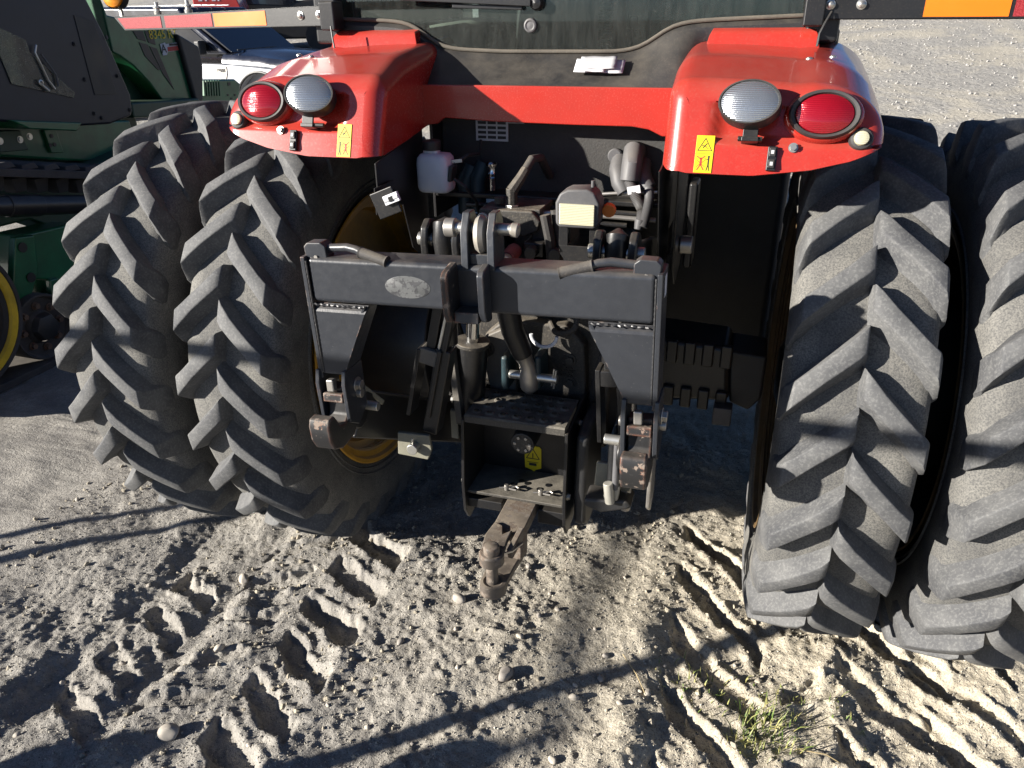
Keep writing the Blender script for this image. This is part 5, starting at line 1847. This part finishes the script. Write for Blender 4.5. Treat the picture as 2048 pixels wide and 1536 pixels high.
tp(mt_, 'badge_letters', 'chrome', vt, bevel=0)
al = [(1.75 + .52 * math.cos(PI - PI * k / 20), -1.004, .42 + .54 * math.sin(PI - PI * k / 20)) for k in range(21)]
tp(MB().tube(al, .022, 8), 'arch_lip', 'black_plastic', bevel=0)
for x in (1.75, -1.9):
    w = MB()
    vs, fs = about_x([(-.12, .001), (-.12, .26), (-.10, .30), (-.14, .40), (.10, .41), (.12, .30)], 36)
    w.add([(x + y, -.90 - xx, z + .40) for xx, y, z in vs], fs)
    tp(w, 'wheel', 'rubber', bevel=0)

# red machine and a dark vehicle further back
def far_box(name, label, cat, px, py, dist, heading, size, mat):
    P = CAM + (RGT * ((px - 1024) / FPX) + UPV * ((768 - py) / FPX) + FWD) * dist
    base = Vector((P.x, P.y, gz(P.x, P.y)))
    t = thing(name, label, cat, base)
    return t, vehicle_frame(base, .45), P


tr, Mr, P = far_box('red_sprayer', 'red machine panel with white letters behind the pickup roof', 'machine', 436, 0, 17, head, None, None)
zc = P.z - gz(P.x, P.y)
def rp(mb, name, mat, parent, M, bevel=.02, **k):
    mb.v = [tuple(M @ Vector(p)) for p in mb.v]
    return part(mb, name, mat, parent, bevel, **k)
rp(MB().prism([(-.42, 1.1), (.62, 1.1), (.50, zc + .02), (.30, zc + .5), (-.42, zc + .6)], 'y', -.6, .6), 'engine_hood', 'red_paint', tr, Mr)
rp(MB().prism([(-1.0, .5), (.60, .5), (.60, 1.08), (-1.0, 1.08)], 'y', -.5, .5), 'chassis', 'black_plastic', tr, Mr)
for y_ in (-.62, .62):
    vs, fs = about_x([(-.15, .001), (-.15, .30), (-.15, .62), (.15, .62), (.15, .001)], 30)
    rp(MB().add([(y - .6, x + y_, z + .62) for x, y, z in vs], fs), 'wheel', 'rubber', tr, Mr, 0)
for k, x_ in enumerate((-.28, -.14, .0, .12)):
    rp(MB().box((x_, -.604, zc + .04), (.035, .008, .14)), 'letter_stroke', 'white_paper', tr, Mr, 0)
    rp(MB().box((x_ + .03, -.604, zc - .015 + .06 * (k % 2)), (.06, .008, .028)), 'letter_stroke', 'white_paper', tr, Mr, 0)
td, Md, P = far_box('dark_van', 'black van standing behind the pickup beside the red machine', 'van', 560, 30, 19, head - .2, None, None)
zd = P.z - gz(P.x, P.y)
rp(MB().prism([(-1.3, .3), (1.6, .3), (1.7, .9), (1.2, 1.2), (.6, zd + .3), (-1.3, zd + .5)], 'y', -.9, .9), 'van_body', 'black_paint', td, Md, .05)
rp(MB().prism([(-.9, 1.25), (.7, 1.25), (.35, zd + .2), (-.9, zd + .25)], 'y', -.915, -.89), 'van_window', 'dark_glass2', td, Md, .01)
rp(MB().box((1.60, -.3, .85), (.06, .9, .22)), 'van_grille', 'chrome', td, Md, .02)
rp(MB().box((1.30, -.86, 1.0), (.4, .1, .16)), 'van_headlight', 'white_plastic', td, Md, .03)
for x_ in (-.8, 1.0):
    vs, fs = about_x([(-.1, .001), (-.1, .22), (-.12, .34), (.1, .34), (.1, .001)], 30)
    rp(MB().add([(y + x_, x - .86, z + .34) for x, y, z in vs], fs), 'wheel', 'rubber', td, Md, 0)
# ------------------------------------------------------------------ unseen frame inferred from its shadow bands; discs added to cast shade patches
shade_rig = thing('shade_frame', 'unseen steel frame behind the viewer, with discs added to shade the ground', 'shade_rig', (-3.4, -3.1, 0))
SH = Vector((TO_SUN.x, TO_SUN.y, 0)).normalized()
for G_, k_, r, h in ((Vector((.40, -.93, 0)), 3.6, .036, 2.62), (Vector((-2.30, -.66, 0)), 3.2, .026, 2.60), (Vector((-2.10, -.75, 0)), 3.3, .030, 2.6)):
    b_ = G_ + SH * k_
    part(MB().tube([(b_.x, b_.y, gz(b_.x, b_.y) - .05), (b_.x, b_.y, h)], r, 14), 'post', 'black_paint', shade_rig, 0)
r0, r1 = Vector((-1.05, -.95, 1.2)) + TO_SUN * 3.85, Vector((1.06, -.95, 1.2)) + TO_SUN * 3.85
part(MB().tube([r0 - Vector((1.0, 0, 0)), r1 + Vector((.5, 0, 0))], .030, 14), 'top_rail', 'black_paint', shade_rig, 0)
for px, py, z, r in ((120, 1530, .8, .10), (880, 1540, .80, .09)):  # discs added out of view to lay shade on the foreground
    G_ = at(px, py, z=0)
    c = G_ + TO_SUN * (z / TO_SUN.z)
    M_ = Matrix.Translation(c) @ Euler((0, PI / 2, .25)).to_matrix().to_4x4()
    dsc = part(MB().lathe([(.001, .03), (r * .55, .02), (r, 0), (r + .002, -.004), (r * .55, .015), (.001, .024)], M_, 30), 'disc', 'bare_steel', shade_rig, 0)
    part(MB().tube([(c.x, c.y, c.z), (c.x - .1, c.y - .5, c.z + .1), (c.x - .1, -4.8, 1.6)], .014, 10), 'shade_disc_arm', 'black_paint', shade_rig, 0)
part(MB().tube([(-5.1, -4.8, 1.6), (-1.2, -4.8, 1.6)], .035, 12), 'shade_disc_beam', 'black_paint', shade_rig, 0)  # unseen beam and legs, added only to carry the shading discs
for x in (-4.9, -1.4):
    part(MB().tube([(x, -4.8, gz(x, -4.8) - .05), (x, -4.8, 1.6)], .03, 12), 'shade_disc_leg', 'black_paint', shade_rig, 0)
q0, q1 = Vector((.36, .15, 0)) + TO_SUN * (2.57 / TO_SUN.z), Vector((.33, -1.2, 0)) + TO_SUN * (2.57 / TO_SUN.z)
part(MB().tube([q0, q1], .024, 14), 'side_rail', 'black_paint', shade_rig, 0)
part(MB().tube([(q1.x, q1.y, gz(q1.x, q1.y) - .05), (q1.x, q1.y, 2.57)], .034, 14), 'post', 'black_paint', shade_rig, 0)
# ------------------------------------------------------------------ loose things on the ground
def stone_mesh(seed, flat=.75):
    bm = bmesh.new()
    bmesh.ops.create_icosphere(bm, subdivisions=3, radius=1)
    r = random.Random(seed)
    ks = [(Vector((r.uniform(-1, 1), r.uniform(-1, 1), r.uniform(-1, 1))).normalized(), r.uniform(.66, .95)) for _ in range(9)]
    el = (r.uniform(.9, 1.25), r.uniform(.75, 1.0), flat * r.uniform(.85, 1.1))
    for v in bm.verts:
        p = v.co.copy()
        for d, h in ks:                                   # shallow facets
            e = p.dot(d) - h
            if e > 0:
                p -= d * e * .95
        v.co = Vector((p.x * el[0], p.y * el[1], p.z * el[2]))
    me = bpy.data.meshes.new('pebble')
    bm.to_mesh(me)
    bm.free()
    me.shade_smooth()
    me.materials.append(MAT['pebble'])
    return me


stones = [stone_mesh(s) for s in range(9)]
PEB = [(1010, 1340, 33, 'largest tan pebble lying behind the drawbar'), (338, 1463, 40, 'long flat pale pebble on the shaded soil'), (917, 1196, 25, 'round pale pebble beside the drawbar pin'),
       (487, 1158, 25, 'grey pebble resting among the tyre prints'), (441, 1305, 19, 'pale pebble on the rim of a deep tyre print')]
PEB += [(px, py, s, None) for px, py, s in ((1100, 1188, 9), (1078, 1230, 12), (1040, 1272, 15), (1115, 1221, 12), (1212, 1308, 14), (1202, 1353, 16), (1150, 1370, 11), (1025, 1413, 17), (1148, 1393, 18),
        (1082, 1452, 9), (1032, 1376, 9), (1123, 1361, 8), (1240, 1405, 13), (1296, 1384, 17), (1280, 1380, 9), (800, 1277, 16), (243, 1323, 12), (33, 1469, 13), (127, 1373, 13), (735, 1453, 13), (915, 1333, 11),
        (825, 1487, 8), (1057, 1133, 14), (912, 1255, 10), (1043, 1272, 9), (70, 1085, 9), (155, 1000, 10), (205, 1240, 11), (560, 1395, 10), (655, 1410, 9), (300, 1180, 9), (1105, 1520, 18), (1190, 1470, 9), (1262, 1520, 10),
        (1330, 1330, 9), (1395, 1395, 9), (1470, 1330, 8), (980, 1290, 8), (870, 1390, 9), (500, 1500, 11), (95, 1225, 9), (35, 1130, 8), (1420, 1180, 8), (1250, 1155, 8), (1190, 1255, 7))]
for i, (px, py, s, lab) in enumerate(PEB):
    p = at(px, py, z=0)
    r = s / 2 / FPX * (p - CAM).dot(FWD)
    o = bpy.data.objects.new('pebble', stones[i % 9])
    C.objects.link(o)
    z = gz(p.x, p.y)
    p = at(px, py, z=z + r * .5)
    o.location = (p.x, p.y, gz(p.x, p.y) + r * .45)
    o.scale = (r, r, r)
    o.rotation_euler = (random.uniform(-.3, .3), random.uniform(-.3, .3), random.uniform(0, 6))
    where = ('tiny' if s < 10 else 'small') + ' pale pebble ' + ('on the grey sand beside the dual tyres' if px < 320 and py < 1250 else 'in the shaded sand at the lower left corner' if px < 320 else 'among the deep tyre prints' if px < 960
             else 'on smooth sand just behind the drawbar' if px < 1130 and py < 1300 else 'along the long thin shadow line' if px < 1320 else 'beside the furrows near the grass tuft')
    tag(o, lab or where, 'pebble', 'pebbles on the ground')

# crumbs of soil: many, nobody could count them
def crumbs(name, n, xr, yr, smin, smax, mat, seed, pw=3.0, near_prints=False, tiny=False):
    r = np.random.default_rng(seed)
    bm = bmesh.new()
    bmesh.ops.create_icosphere(bm, subdivisions=1, radius=1)
    bv = np.array([v.co[:] for v in bm.verts])
    bf = np.array([[v.index for v in f.verts] for f in bm.faces])
    bm.free()
    if tiny:
        bv = np.array([(1, 0, 0), (-1, 0, 0), (0, 1, 0), (0, -1, 0), (0, 0, 1), (0, 0, -1)], float)
        bf = np.array([(0, 2, 4), (2, 1, 4), (1, 3, 4), (3, 0, 4), (2, 0, 5), (1, 2, 5), (3, 1, 5), (0, 3, 5)])
    x = r.uniform(*xr, n)
    y = r.uniform(*yr, n)
    if near_prints:
        keep = fbm(x, y, 2.2, 3, 301) + r.normal(0, .35, n) > .25
        x, y = x[keep], y[keep]
        n = len(x)
    s = smin + (smax - smin) * r.random(n) ** pw
    z = ground_z(x, y) + s * .25
    jit = r.uniform(.55, 1.25, (n, len(bv), 1))
    sq = r.uniform(.6, 1.3, (n, 1, 3))
    V = bv[None] * jit * sq * s[:, None, None] + np.stack([x, y, z], -1)[:, None, :]
    F = bf[None] + (np.arange(n) * len(bv))[:, None, None]
    me = bpy.data.meshes.new(name)
    me.from_pydata(V.reshape(-1, 3).tolist(), [], F.reshape(-1, 3).tolist())
    me.materials.append(MAT[mat])
    return link(name, me)


o = crumbs('soil_crumbs', 14000, (-2.6, 2.4), (-1.9, 1.0), .0018, .014, 'clod', 5, 4.5, True)
tag(o, 'crumbled dry soil scattered over the churned ground', 'soil', kind='stuff')
o = crumbs('sand_grains', 70000, (-2.5, 2.3), (-1.9, .95), .0012, .0050, 'grain', 15, 2.2, False, True)
tag(o, 'coarse sand grains strewn over the whole foreground', 'sand', kind='stuff')
o = crumbs('gravel', 9000, (1.5, 14), (3.0, 26), .006, .03, 'gravel_stone', 8, 3.0)
tag(o, 'loose grey gravel on the rising yard beyond the tyres', 'gravel', kind='stuff')

# grass tufts at the lower right, a few dry stems
gm = MB()
r_ = random.Random(3)
for px, py, n, spread, h in ((1530, 1455, 60, .07, .07), (1500, 1480, 45, .06, .06), (1560, 1490, 35, .07, .06), (1420, 1400, 35, .10, .045), (1390, 1370, 25, .10, .04), (1480, 1385, 25, .08, .04), (1600, 1430, 20, .09, .045), (1540, 1420, 30, .09, .05), (1350, 1345, 14, .1, .035), (1680, 1440, 14, .1, .04)):
    c = at(px, py, z=0)
    for _ in range(n):
        x, y = c.x + r_.gauss(0, spread * .6), c.y + r_.gauss(0, spread * .6)
        z = gz(x, y) - .004
        hh = h * r_.uniform(.4, 1.2)
        a = r_.uniform(0, 2 * PI)
        lean = r_.uniform(.2, 1.1) * hh
        wv = Vector((-math.sin(a), math.cos(a), 0)) * r_.uniform(.0014, .0034)
        p0 = Vector((x, y, z))
        p1 = p0 + Vector((math.cos(a) * lean * .35, math.sin(a) * lean * .35, hh * .6))
        p2 = p0 + Vector((math.cos(a) * lean, math.sin(a) * lean, hh))
        gm.add([p0 - wv, p0 + wv, p1 + wv * .8, p1 - wv * .8, p2], [(0, 1, 2, 3), (3, 2, 4)])
o = gm.build('grass', MAT['grass_blade'])
tag(o, 'sparse green grass sprouting from the tan soil', 'grass', kind='stuff')
for px0, py0, px1, py1, lab in ((1245, 1318, 1290, 1395, 'thin dry stem lying bent across the sand'), (1590, 1500, 1700, 1522, 'pale dry stalk lying near the grass tuft')):
    a, b = at(px0, py0, z=.02), at(px1, py1, z=.02)
    mid = (a + b) / 2 + Vector((.01, .0, .012))
    pts = []
    for q in (a, mid, b):
        pts.append(Vector((q.x, q.y, gz(q.x, q.y) + .012)))
    o = MB().tube(pts, [.0018, .0022, .0012], 6).build('dry_stem', MAT['dry_stem'])
    tag(o, lab, 'stem', 'dry stems')
